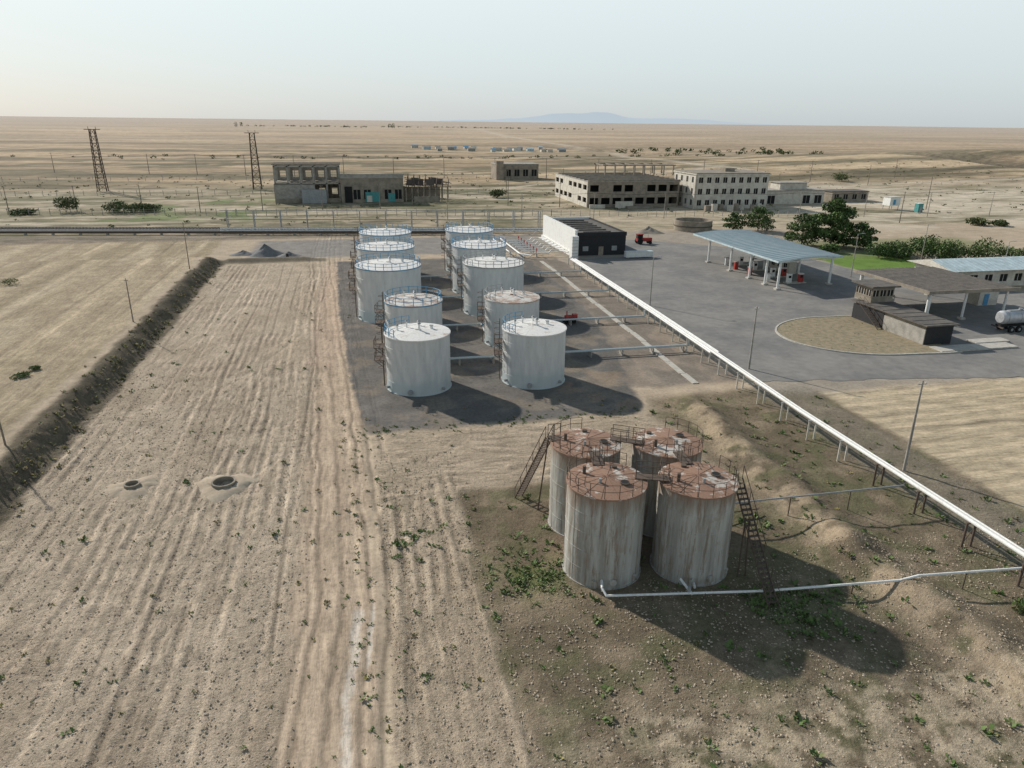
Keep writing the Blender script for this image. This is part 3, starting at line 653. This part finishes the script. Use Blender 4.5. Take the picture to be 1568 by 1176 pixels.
mb=MB(); mb.bx(86,92,256.5,257,0,1.4,m_lime); mb.bx(100,110,254,257,0,.8,m_conc2); mb.bx(96,103,256.4,256.8,0,2.5,m_lime); mb.obj("rubble_wall")
g=group("white_office_block"); x0,x1,y0,y1=125.2,154.5,251,270; h=12.2
mb=MB(); wall(mb,(x0,y0),(x1,y0),0,h,.4,9,3,1.7,2.0,1.2,m_lime,m_dark); wall(mb,(x0-.2,y1),(x0-.2,y0+.2),0,h,.4,4,3,1.7,2.0,1.2,m_lime,m_dark)
mb.bx(x0,x1,y1-.2,y1+.2,0,h,m_lime); mb.bx(x1-.1,x1+.3,y0+.22,y1-.25,0,h,m_lime); mb.obj("walls",g)
mb=MB(); mb.bx(x0-.7,x1+.6,y0-.5,y1+.5,h,h+.35,m_lime); mb.bx(x0-.4,x1+.3,y0-.2,y1+.2,h+.355,h+.7,m_conc2); mb.bx(140,144,258,262,h+.7,h+2,m_conc2); mb.obj("roof",g)
mb=MB()
for k in range(8): mb.box((127+k*3,244+((k*7)%3),1.0),(2.2,1.4,2.0+((k*5)%3)*.4),m_lime if k%2 else m_conc2,.2*k)
mb.obj("rubble_pile")
g=group("white_garage"); mb=MB()
wall(mb,(155.5,262),(187,262),0,5.2,.4,6,1,3.2,3.2,.2,m_lime,m_dark,skip={(0,0),(0,2),(0,3)}); mb.bx(155.5,187,271.8,272.2,0,5.2,m_lime); mb.bx(155.3,155.7,262.3,271.7,0,5.2,m_lime); mb.bx(186.8,187.2,262.3,271.7,0,5.2,m_lime); mb.obj("walls",g)
mb=MB(); mb.bx(155,187.5,261.4,272.6,5.2,5.5,m_conc); mb.bx(168,180,264,271,5.5,8.0,m_lime); mb.bx(167.5,180.5,263.5,271.5,8,8.25,m_conc); mb.obj("roof",g)
mb=MB(); mb.bx(195,212,268,276,0,4,m_conc2); mb.bx(194.6,212.4,267.6,276.4,4,4.3,m_roofd); wall(mb,(195,267.8),(212,267.8),0,4,.3,4,1,2,2,1,m_conc2,m_dark); mb.obj("low_shed")
mb=MB(); mb.bx(198.6,203,238,242,1.6,4.6,m_white); mb.bx(198.4,203.2,237.8,242.2,4.6,4.8,m_lime); mb.bx(200,201,237.9,238,2,3.8,m_blue)
for a in(198.9,202.7):
    for b_ in(238.3,241.7): mb.tube((a,b_,0),(a,b_,1.6),.12,m_steel,6)
mb.obj("guard_cabin")
mb=MB(); mb.bx(204,206,229.5,231.5,0,3.2,m_teal); mb.bx(203.8,206.2,229.3,231.7,3.2,3.35,m_white); mb.bx(204.6,205.4,229.4,229.5,.2,2.2,m_steel); mb.obj("utility_kiosk")
mb=MB(); mb.lathe((99.6,199.5,0),[(5.6,0),(5.6,3.0),(5.2,3.0),(5.2,.3),(0.001,.3)],m_conc2,40); mb.lathe((99.6,199.5,0),[(5.7,1.3),(5.7,1.6)],m_rust,40); mb.obj("concrete_water_basin")
# ------------------------------------------------------------------ filling station
asph=MB()
poly=[(47.8,74.4),(60,72.6),(82,69.6),(110,66.5),(122,66),(124,104),(126,116),(112,120),(108,131),(106,150),(97,166),(88,174),(74,184),(66,186),(65,160),(49.5,158),(48,120)]
pp=[]
for a,b_ in zip(poly,poly[1:]+poly[:1]):
    L=math.hypot(b_[0]-a[0],b_[1]-a[1]); n=max(2,int(L/1.2))
    for i in range(n): t=i/n; pp.append((a[0]+(b_[0]-a[0])*t+random.uniform(-.4,.4),a[1]+(b_[1]-a[1])*t+random.uniform(-.4,.4),.03))
asph.add(pp,[tuple(range(len(pp)))],m_asph); asph.obj("asphalt_yard")
mb=MB()
isl=[]
for i in range(40):
    t=math.radians(95+i*175/39); isl.append((74.5+12.6*math.cos(t),90.6+10.2*math.sin(t)))
isl=[(83,100.4)]+isl+[(80,79.9),(83,79.9)]
for a,b_ in zip(isl[:-1],isl[1:]):
    d=math.hypot(b_[0]-a[0],b_[1]-a[1]); mb.box(((a[0]+b_[0])/2,(a[1]+b_[1])/2,.09),(d+.02,.28,.18),m_kerb,math.atan2(b_[1]-a[1],b_[0]-a[0]))
mb.add([(x,y,.11) for x,y in isl],[tuple(range(len(isl)))],m_dgrass); mb.obj("traffic_island")
g=group("fuel_station_canopy"); mb=MB()
cx0,cx1,cy0,cy1=78.2,94.6,120,156; N=14
def rz_(t): return 5.7+.45*math.sin(math.pi*t)
def sk(x): return (x-78.2)*.2
vs=[];
for i in range(N+1):
    t=i/N; x=cx0+(cx1-cx0)*t; k_=sk(x)
    vs+=[(x,cy0+k_,rz_(t)),(x,cy1+k_,rz_(t)),(x,cy0+k_,rz_(t)-.35),(x,cy1+k_,rz_(t)-.35)]
fs=[];fs2=[]
for i in range(N):
    a=4*i;b_=4*i+4; fs.append((a,b_,b_+1,a+1)); fs2+= [(a+2,a+3,b_+3,b_+2),(a,a+2,b_+2,b_),(a+1,b_+1,b_+3,a+3)]
fs2+=[(0,1,3,2),(4*N,4*N+2,4*N+3,4*N+1)]
mb.add(vs,fs,m_broof); mb.add(vs,fs2,m_lroof)
for k in range(26):
    yy=cy0+.7+k*(cy1-cy0-1.4)/25
    for i in range(N):
        t=i/N;t2=(i+1)/N; xa=cx0+(cx1-cx0)*t; xb=cx0+(cx1-cx0)*t2; mb.tube((xa,yy+sk(xa),rz_(t)+.02),(xb,yy+sk(xb),rz_(t2)+.02),.04,m_broof,4)
mb.obj("roof",g)
mb=MB()
for yy in(121,125.5,131.5,139.5,149.6):
    for xx in(79.4,92.5):
        if xx>90 and yy in(125.5,): continue
        y2=yy+sk(xx)-.2; mb.tube((xx,y2,0),(xx,y2,5.3),.24,m_white,12); mb.box((xx,y2,.15),(1.0,1.0,.3),m_kerb)
    mb.tube((79.2,yy+sk(79.2)-.2,5.25),(93.5,yy+sk(93.5)-.2,5.25),.1,m_white,6)
mb.obj("columns",g)
mb=MB()
for yy in(126,132,139,145):
    mb.bx(84.2,88.6,yy-.7,yy+.7,.03,.2,m_kerb)
    for xx in(85,87.6):
        mb.bx(xx-.45,xx+.45,yy-.3,yy+.3,.2,1.75,m_red if (yy+xx)%2>1 else m_white); mb.bx(xx-.48,xx+.48,yy-.33,yy+.33,1.75,1.95,m_white); mb.bx(xx-.3,xx+.3,yy-.32,yy-.305,1.1,1.6,m_dark); mb.tube((xx+.5,yy,1.6),(xx+.5,yy,.7),.03,m_rubber,5)
for (xx,yy) in ((81.5,135),(81.6,141),(82,146),(81.5,128)):
    mb.bx(xx-.4,xx+.4,yy-.3,yy+.3,.03,1.6,m_red if yy%2 else m_white); mb.bx(xx-.45,xx+.45,yy-.35,yy+.35,1.6,1.75,m_steel)
mb.obj("fuel_dispensers",g)
mb=MB(); mb.bx(90.0,91.8,134,141,.03,3,m_lime); mb.bx(89.8,92.0,133.8,141.2,3,3.2,m_roofd); wall(mb,(89.9,141),(89.9,134),0,3,.1,3,1,1.2,1.2,1,m_lime,m_dark); mb.obj("payment_booth")
g=group("guard_shed"); mb=MB()
mb.bx(80.2,84.6,84,99.6,.03,2.9,m_conc2); mb.bx(80.0,80.19,92.6,99.8,.03,2.5,m_black)
mb.bx(80.0,80.19,83.9,92.5,.03,2.3,m_conc); mb.bx(80.15,84.65,83.8,83.98,.03,2.88,m_black); mb.obj("walls",g)
mb=MB(); mb.bx(79.6,85.2,83.3,100,2.9,3.1,m_roofd)
for k in range(8): mb.bx(79.55,85.25,84+k*2.1,84.15+k*2.1,3.105,3.16,m_roofd)
mb.obj("roof",g)
mb=MB(); mb.bx(81,85,97.2,101.2,3.1,3.9,m_conc2); wall(mb,(81,97.2),(85,97.2),3.9,5.6,.12,3,1,1.0,1.0,.2,m_conc2,m_dark); wall(mb,(81,101),(81,97.3),3.9,5.6,.12,3,1,1.0,1.0,.2,m_conc2,m_dark); mb.bx(81.3,84.9,97.5,101,3.9,5.5,m_black); mb.bx(80.4,85.6,96.5,101.8,5.6,5.85,m_roofd)
stair(mb,(79.3,92.0,.1),(79.3,97.2,3.2),.8,m_rust,(1,0))
mb.obj("upper_booth",g)
mb=MB(); mb.bx(80,93,80.2,82.6,.03,.25,m_kerb); mb.bx(88,94,82.6,84.4,.03,.35,m_kerb); mb.bx(85.4,87,99,104,.03,3.2,m_conc); mb.obj("concrete_ramp")
g=group("dark_roof_shelter"); mb=MB()
mb.bx(89.3,106.5,94.5,113,4.95,5.15,m_roofd); mb.bx(89.1,106.7,94.3,94.48,4.75,5.3,m_conc2); mb.bx(89.1,89.28,94.5,113,4.75,5.3,m_conc2)
for k in range(24): mb.bx(89.5+k*.72,89.65+k*.72,94.5,113,5.155,5.22,m_roofd)
mb.obj("roof",g)
mb=MB()
for (x,y) in [(90.5,95.5),(90.5,104),(90.5,112),(97.5,95.5),(105.5,95.5),(105.5,112),(97.5,112)]: mb.tube((x,y,0),(x,y,4.95),.3 if x<95 else .2,m_white,12); mb.box((x,y,.2),(.9,.9,.4),m_kerb)
mb.obj("columns",g)
mb=MB(); mb.bx(108,112,103,106,.03,2.8,m_lime); mb.bx(107.7,112.3,102.7,106.3,2.8,3,m_roofd); mb.bx(109,110,102.93,103,.1,2.1,m_blue); mb.obj("small_kiosk")
g=group("shop_building"); mb=MB(); mb.bx(114,146,116.5,126,0,3.4,m_lime); wall(mb,(114,116.3),(146,116.3),0,3.4,.3,9,1,1.8,1.5,1,m_lime,m_dark); mb.obj("walls",g)
mb=MB(); mb.add([(113,115,3.5),(147,115,3.5),(147,121,4.9),(113,121,4.9),(147,127.5,3.5),(113,127.5,3.5)],[(0,1,2,3),(3,2,4,5)],m_lroof); mb.add([(113,115,3.49),(113,127.5,3.49),(113,121,4.88)],[(0,1,2)],m_lime)
for k in range(30): mb.tube((113.4+k*1.15,115,3.52),(113.4+k*1.15,121,4.92),.04,m_lroof,4); mb.tube((113.4+k*1.15,127.5,3.52),(113.4+k*1.15,121,4.92),.04,m_lroof,4)
mb.obj("roof",g)
g=group("tanker_truck"); mb=MB(); ty=88.2
mb.tube((97.5,ty,2.25),(104.2,ty,2.25),1.05,m_silver,24); mb.tube((97.5,ty,2.25),(97.2,ty,2.25),1.05,m_silver,24,.8)
for xx in(98,100.3,102.6,104): mb.tube((xx-.04,ty,2.25),(xx+.04,ty,2.25),1.08,m_steel,24)
mb.bx(98.5,103.5,ty-.25,ty+.25,3.25,3.35,m_steel); mb.tube((100.8,ty,3.3),(100.8,ty,3.6),.3,m_steel,12); mb.obj("tank_barrel",g)
mb=MB(); mb.bx(97.2,107.2,ty-.45,ty+.45,.85,1.15,m_rubber)
for xx in(98.8,100.2,105.9):
    for o in(-1.2,.85): mb.tube((xx,ty+o,.52),(xx,ty+o+.35,.52),.52,m_rubber,18); mb.tube((xx,ty+o-.01,.52),(xx,ty+o+.36,.52),.22,m_steel,10)
mb.bx(97.1,97.25,ty-1.1,ty+1.1,.7,.9,m_rust); mb.obj("chassis",g)
mb=MB(); mb.bx(104.8,106.9,ty-1.15,ty+1.15,1.0,2.6,m_white); mb.add([(104.8,ty-1.1,2.6),(106.9,ty-1.1,2.6),(106.5,ty-1.0,3.2),(104.9,ty-1.0,3.2),(104.8,ty+1.1,2.6),(106.9,ty+1.1,2.6),(106.5,ty+1.0,3.2),(104.9,ty+1.0,3.2)],[(0,1,2,3),(4,7,6,5),(1,5,6,2),(0,3,7,4),(3,2,6,7)],m_dark); mb.obj("cab",g)
mb=MB(); tx,ty=74.3,177
mb.bx(tx,tx+2.6,ty-.45,ty+.45,.7,1.6,m_red); mb.bx(tx-1.6,tx,ty-.7,ty+.7,.8,1.5,m_red); mb.bx(tx-1.5,tx-.1,ty-.65,ty+.65,1.5,2.5,m_dark); mb.bx(tx-1.6,tx,ty-.75,ty+.75,2.5,2.65,m_red)
for o in(-.95,.6): mb.tube((tx-.9,ty+o,.8),(tx-.9,ty+o+.35,.8),.8,m_rubber,16); mb.tube((tx+2,ty+o+.05,.45),(tx+2,ty+o+.3,.45),.45,m_rubber,16)
mb.tube((tx+1.6,ty,1.6),(tx+1.6,ty,2.4),.06,m_steel,6); mb.obj("red_tractor")

# ------------------------------------------------------------------ railway, rack, fence
def rl(x,off=0): return 218.2+(x+33)*(-.1415)+off
mb=MB(); x=-190
an=math.atan(-.1415)
while x<70:
    mb.box((x,rl(x),.42),(.25,2.7,.16),m_sleeper,an); x+=.9
for o in(-.76,.76): mb.tube((-190,rl(-190,o),.58),(70,rl(70,o),.58),.07,m_rust,4)
mb.add([(-190,rl(-190,-2.6),0),(70,rl(70,-2.6),0),(70,rl(70,-1.7),.38),(-190,rl(-190,-1.7),.38),(-190,rl(-190,1.7),.38),(70,rl(70,1.7),.38),(70,rl(70,2.6),0),(-190,rl(-190,2.6),0)],[(0,1,2,3),(3,2,5,4),(4,5,6,7)],m_gravel)
mb.obj("railway_track")
g=group("rail_loading_rack"); mb=MB()
x=-34
while x<58:
    y=rl(x,-6); mb.tube((x,y,0),(x,y,6),.13,m_steel,6); mb.tube((x,y+2.2,0),(x,y+2.2,6),.13,m_steel,6); mb.box((x,y+1.1,3.6),(.2,2.4,.15),m_steel)
    mb.tube((x,y+2.2,5.9),(x+.3,y+4.6,4.6),.08,m_white,6); mb.tube((x+.3,y+4.6,4.6),(x+.3,y+4.7,3.6),.08,m_white,6)
    mb.tube((x,y,1.2),(x-2.5,y-2,.2),.07,m_white,6)
    x+=7.2
mb.obj("posts",g)
mb=MB()
for z,o,r_,m in((3.7,-5.9,.12,m_steel),(1.3,-6.2,.17,m_white),(.7,-6.6,.17,m_white),(4.7,-6,.05,m_steel),(5.9,-3.8,.09,m_steel)): mb.tube((-36,rl(-36,o),z),(58,rl(58,o),z),r_,m,6)
mb.obj("pipes",g)
mb=MB(); mb.tube((-200,rl(-200,-9.5),.7),(38,rl(38,-9.5),.7),.35,m_rust,8)
x=-198
while x<38: mb.box((x,rl(x,-9.5),.2),(.5,.8,.5),m_conc); x+=7
mb.obj("rusty_ground_pipe")
def fence(p,q,h,step,m=m_conc):
    mb=MB(); p=Vector(p);q=Vector(q); n=int((q-p).length/step)
    for i in range(n+1):
        a=p.lerp(q,i/n); mb.box((a.x,a.y,h/2),(.16,.16,h+random.uniform(-.2,.2)),m)
    for z in(.3,.55,.8): mb.tube((p.x,p.y,h*z),(q.x,q.y,h*z),.025,m_steel,3)
    mb.obj("post_fence")
fence((-150,268),(-37,252),2.2,3.2); fence((-37,250),(66,237),2.4,3.2); fence((66,237),(160,222),2.0,3.2); fence((-240,330),(60,318),2,5); fence((130,118),(132,160),1.6,3)
fence((-260,400),(300,400),2.2,8); fence((-60,620),(420,560),3,12)
def mound(name,x,y,r,h,m,seed):
    vs=[];fs=[];n=28;k=9
    for j in range(k+1):
        for i in range(n):
            t=2*math.pi*i/n; rr=r*j/k*(1+.12*math.sin(3*t+seed)+.05*math.sin(7*t)); u=j/k
            vs.append((x+rr*math.cos(t),y+rr*math.sin(t)*.8,H(x,y)-.1+h*(1-u)**1.15*(1+.1*math.sin(5*t+j))+random.uniform(0,.06)))
    for j in range(k):
        for i in range(n): fs.append((j*n+i,(j+1)*n+i,(j+1)*n+(i+1)%n,j*n+(i+1)%n))
    mb=MB(); mb.add(vs,fs,m,True); mb.obj(name)
mound("gravel_pile",-20.5,175.5,4.2,2.4,m_gravel,1); mound("gravel_pile",-15,173,3,1.0,m_gravel,2)
mound("gravel_pile",-25.5,176.5,3.5,1.0,m_gravel,3); mound("soil_mound",84,196,5,1.8,m_conc2,4)
def well(x,y,r):
    mb=MB(); mb.lathe((x,y,.0),[(r,-.1),(r,.45),(r-.14,.45),(r-.14,-.5),(0.001,-.5)],m_conc2,28); mb.lathe((x,y,0),[(r-.15,-.35),(0.001,-.34)],m_dark,28)
    vs=[];n=32
    for j,(rr,zz) in enumerate([(r+1.5,-.1),(r+.9,.12),(r+.4,.25),(r+.01,.2)]):
        for i in range(n): t=2*math.pi*i/n; q=rr*(1+.18*math.sin(3*t+x)+.07*math.sin(7*t+j)) if j<3 else rr; vs.append((x+q*math.cos(t),y+q*math.sin(t),zz+random.uniform(-.04,.07)))
    mb.add(vs,[(j*n+i,j*n+(i+1)%n,(j+1)*n+(i+1)%n,(j+1)*n+i) for j in range(3) for i in range(n)],m_clod,True)
    mb.obj("concrete_well_ring")
well(-12.4,58.9,1.0); well(-20.0,60.0,.65)
mb=MB(); mb.lathe((-15.2,171,0),[(.3,0),(.3,.3),(.32,.31),(.3,.32),(.3,.6),(.32,.61),(.3,.62),(.3,.9),(0.001,.9)],m_black,20); mb.tube((-15.2,171,.9),(-15.1,171,.95),.05,m_steel,6); mb.obj("oil_barrel")
# ------------------------------------------------------------------ vegetation
def leaves(mb,c,rx_,ry_,rz2,n,size,mats):
    for _ in range(n):
        while True:
            p=Vector((random.uniform(-1,1),random.uniform(-1,1),random.uniform(-1,1)))
            if .25<p.length<1: break
        q=Vector((c[0]+p.x*rx_,c[1]+p.y*ry_,c[2]+p.z*rz2)); a=Vector((random.gauss(0,1),random.gauss(0,1),random.gauss(0,1))).normalized(); b_=a.orthogonal().normalized(); s_=size*random.uniform(.5,1.3)
        c_=a.cross(b_)
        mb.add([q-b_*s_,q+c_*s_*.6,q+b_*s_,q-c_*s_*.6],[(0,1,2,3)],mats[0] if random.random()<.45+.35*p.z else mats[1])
def tree(name,x,y,h,w,mats=(m_leafA,m_leafB),n=2600,ls=.3):
    mb=MB(); z=H(x,y); top=Vector((x,y,z+h*.7))
    mb.tube((x,y,z-.2),(x+.1,y,z+h*.35),.035*h*.6,m_bark,8,.02*h*.6); mb.tube((x+.1,y,z+h*.35),top,.02*h*.6,m_bark,6,.03)
    nb=13
    for k in range(nb):
        t=2*math.pi*k/nb*2.4; hh=h*(.12+.68*k/nb); rr=w*(.9-.55*abs(k/nb-.3))*random.uniform(.65,1.15)
        p=Vector((x+rr*.65*math.cos(t),y+rr*.65*math.sin(t),z+hh+h*.04)); mb.tube((x,y,z+hh*.7),p,.05,m_bark,5,.02)
        leaves(mb,p,w*random.uniform(.28,.5),w*random.uniform(.28,.5),h*random.uniform(.09,.17),n//(nb+1),ls,mats)
    leaves(mb,(x,y,z+h*.86),w*.3,w*.3,h*.14,n//(nb+1),ls,mats)
    mb.obj(name)
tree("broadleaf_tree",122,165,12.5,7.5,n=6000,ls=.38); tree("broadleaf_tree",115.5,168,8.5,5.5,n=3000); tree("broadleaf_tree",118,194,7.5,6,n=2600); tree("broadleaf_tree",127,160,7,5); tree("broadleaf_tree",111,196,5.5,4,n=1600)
def bush(x,y,r,h,n=500,mats=(m_leafA,m_leafB),ls=.25,name="bush"):
    mb=MB(); z=H(x,y)
    for k in range(5): a=k*1.3; mb.tube((x,y,z),(x+r*.5*math.cos(a),y+r*.5*math.sin(a),z+h*.6),.05,m_bark,4,.02)
    for k in range(5): leaves(mb,(x+random.uniform(-.5,.5)*r,y+random.uniform(-.5,.5)*r,z+h*random.uniform(.35,.6)),r*.6,r*.6,h*.38,n//5,ls,mats)
    mb.obj(name)
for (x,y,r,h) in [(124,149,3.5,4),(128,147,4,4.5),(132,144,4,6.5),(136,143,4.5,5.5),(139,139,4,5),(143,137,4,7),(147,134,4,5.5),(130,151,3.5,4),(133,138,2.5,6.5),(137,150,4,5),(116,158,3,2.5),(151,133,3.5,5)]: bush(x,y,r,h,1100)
for (x,y,r,h) in [(-93,268,4,5.5),(-78,266,5,4),(-72,265,5,3.5),(-67,267,4,3),(198,196,4,2.5),(204,194,3,2),(-104,262,4,2),(60,300,4,4),(115,325,6,6),(180,330,7,6),(260,350,6,5)]: bush(x,y,r,h,800,(m_leafO,m_leafB),.35)
for (x,y,r,h) in [(-38.6,87.5,1.1,.5),(-38,90,.7,.5),(-60.5,141,2.2,1.2),(41.5,30.3,1.0,1.2),(42.5,28,1.2,1.2)]: bush(x,y,r,h,420,(m_leafA,m_leafO),.12)
mb=MB()
for k in range(230):
    if k<110: x=random.uniform(-400,1100)+random.gauss(0,60); y=random.uniform(3200,3500); s_=random.uniform(3,7)
    elif k<170: x=random.uniform(330,560); y=random.uniform(780,900)+random.uniform(-30,30); s_=random.uniform(3,5)
    else: x=random.uniform(-260,330); y=random.uniform(610,660); s_=random.uniform(1,2.4)
    leaves(mb,(x,y,H(x,y)+s_*.45),s_*1.1,s_*.6,s_*.5,26,s_*.3,(m_leafO,m_leafB))
for (x,y) in ((-420,3100),(-405,3150),(160,2900),(175,2920)): leaves(mb,(x,y,H(x,y)+9),7,5,9,60,2,(m_leafO,m_leafB))
mb.obj("distant_tree_row")
mb=MB()
for k in range(1500):
    x=random.uniform(-260,420); y=random.uniform(225,440)
    s_=.25+.9*random.random()**2; leaves(mb,(x,y,H(x,y)+s_*.25),s_,s_,s_*.4,10,s_*.4,(m_leafO,m_leafO if k%2 else m_leafB))
mb.obj("scrub_bushes")
mb=MB()
for k in range(20):
    x=75+k*8.5+random.uniform(-2,2); y=830+random.uniform(-40,60); w_=random.uniform(4,9); hh=random.uniform(2.2,3.2); z=H(x,y); m=random.choice([m_white,m_lime,m_conc,m_lroof])
    mb.bx(x,x+w_,y,y+6,z-1,z+hh,m); mb.add([(x-.4,y-.4,z+hh),(x+w_+.4,y-.4,z+hh),(x+w_+.4,y+3,z+hh+1.2),(x-.4,y+3,z+hh+1.2),(x+w_+.4,y+6.4,z+hh),(x-.4,y+6.4,z+hh)],[(0,1,2,3),(3,2,4,5)],random.choice([m_lroof,m_conc,m_conc,m_blue]))
mb.obj("village_houses")
def weedobj(name,pts,mats):
    mb=MB()
    for (x,y,s_) in pts:
        z=H(x,y)
        for _ in range(random.randint(9,18)):
            a=random.uniform(0,6.28); l=s_*random.uniform(.4,1); t=random.uniform(.2,1.0)
            p=Vector((x+random.gauss(0,s_*.35),y+random.gauss(0,s_*.35),z)); d=Vector((math.cos(a)*math.cos(t),math.sin(a)*math.cos(t),math.sin(t)))*l; w_=Vector((-math.sin(a),math.cos(a),0))*l*.3
            mb.add([p,p+d*.5+w_,p+d,p+d*.5-w_],[(0,1,2,3)],random.choice(mats))
    mb.obj(name)
pts=[]
def sz(a,b_): return a+(b_-a)*random.random()**2.2
for _ in range(170): pts.append((random.uniform(-28,-1),random.uniform(22,120),sz(.1,.5)))
for _ in range(80): pts.append((random.uniform(.5,8),random.uniform(22,66),sz(.1,.45)))
for _ in range(950):
    x=random.uniform(7,52); y=random.uniform(17,70)
    if math.hypot(x-16,y-41)<3 or (y>52 and x<31): continue
    pts.append((x,y,sz(.08,.5)))
for _ in range(140): pts.append((random.gauss(11,2),random.gauss(41,1.6),random.uniform(.12,.4)))
for _ in range(110): pts.append((random.gauss(27,2),random.gauss(34,1.3),random.uniform(.15,.5)))
for _ in range(16): pts.append((random.gauss(3,1.0),random.gauss(47.5,.8),random.uniform(.2,.5)))
for _ in range(130): pts.append((random.uniform(-1,30),random.gauss(68,.8),random.uniform(.1,.3)))
for _ in range(90): pts.append((random.gauss(-1,.8),random.uniform(25,70),random.uniform(.1,.25)))
weedobj("green_weeds",pts,[m_leafA,m_leafA,m_leafO])
pts=[(random.uniform(-28,50),random.uniform(18,75),random.uniform(.1,.3)) for _ in range(240)]+[(random.gauss(-29.8,.9),random.uniform(45,165),random.uniform(.15,.45)) for _ in range(500)]+[(random.uniform(64,79),random.uniform(83,99),random.uniform(.15,.35)) for _ in range(90)]
weedobj("dry_weeds",pts,[m_weedY,m_leafO,m_pit])
n=34000
row=np.round(rng.uniform(-29,-5.5,n//2)/1.05)*1.05+.26+rng.normal(0,.24,n//2)
px=np.concatenate([row,np.round(rng.uniform(.5,8,n//8)/1.05)*1.05+rng.normal(0,.25,n//8),rng.uniform(8,50,n*3//8)]); py=np.concatenate([18+75*rng.random(n//2)**1.3,rng.uniform(20,62,n//8),rng.uniform(16,40,n*3//8)])
keep=~((np.hypot(px-15.9,py-41)<3.2)|(np.hypot(px-22.2,py-40)<3.2)); px=px[keep];py=py[keep];n=len(px)
s_=.03+.07*rng.random(n)**2.5; oc=np.array([[1,0,0],[0,1,0],[-1,0,0],[0,-1,0],[0,0,.55],[0,0,-.6]])
V=oc[None]*s_[:,None,None]*(.7+.6*rng.random((n,6,1))); th=rng.random(n)*6.28; c_,s2=np.cos(th)[:,None],np.sin(th)[:,None]
V=np.stack([V[...,0]*c_-V[...,1]*s2,V[...,0]*s2+V[...,1]*c_,V[...,2]],-1); V[...,0]+=px[:,None]; V[...,1]+=py[:,None]; V[...,2]+=(base_h(px,py)+.02)[:,None]
tf=np.array([[0,1,4],[1,2,4],[2,3,4],[3,0,4],[1,0,5],[2,1,5],[3,2,5],[0,3,5]]); Fc=(tf[None]+(np.arange(n)*6)[:,None,None]).reshape(-1,3)
me=bpy.data.meshes.new("soil_clods"); me.from_pydata(V.reshape(-1,3).tolist(),[],Fc.tolist()); me.materials.append(m_clod)
o=bpy.data.objects.new("soil_clods",me); scene.collection.objects.link(o)
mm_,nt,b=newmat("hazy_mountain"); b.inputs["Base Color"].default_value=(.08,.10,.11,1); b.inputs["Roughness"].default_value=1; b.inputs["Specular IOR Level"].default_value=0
b.inputs["Emission Color"].default_value=(.43,.49,.54,1); b.inputs["Emission Strength"].default_value=1.0  # emission stands in for haze light; the mountains are no light source
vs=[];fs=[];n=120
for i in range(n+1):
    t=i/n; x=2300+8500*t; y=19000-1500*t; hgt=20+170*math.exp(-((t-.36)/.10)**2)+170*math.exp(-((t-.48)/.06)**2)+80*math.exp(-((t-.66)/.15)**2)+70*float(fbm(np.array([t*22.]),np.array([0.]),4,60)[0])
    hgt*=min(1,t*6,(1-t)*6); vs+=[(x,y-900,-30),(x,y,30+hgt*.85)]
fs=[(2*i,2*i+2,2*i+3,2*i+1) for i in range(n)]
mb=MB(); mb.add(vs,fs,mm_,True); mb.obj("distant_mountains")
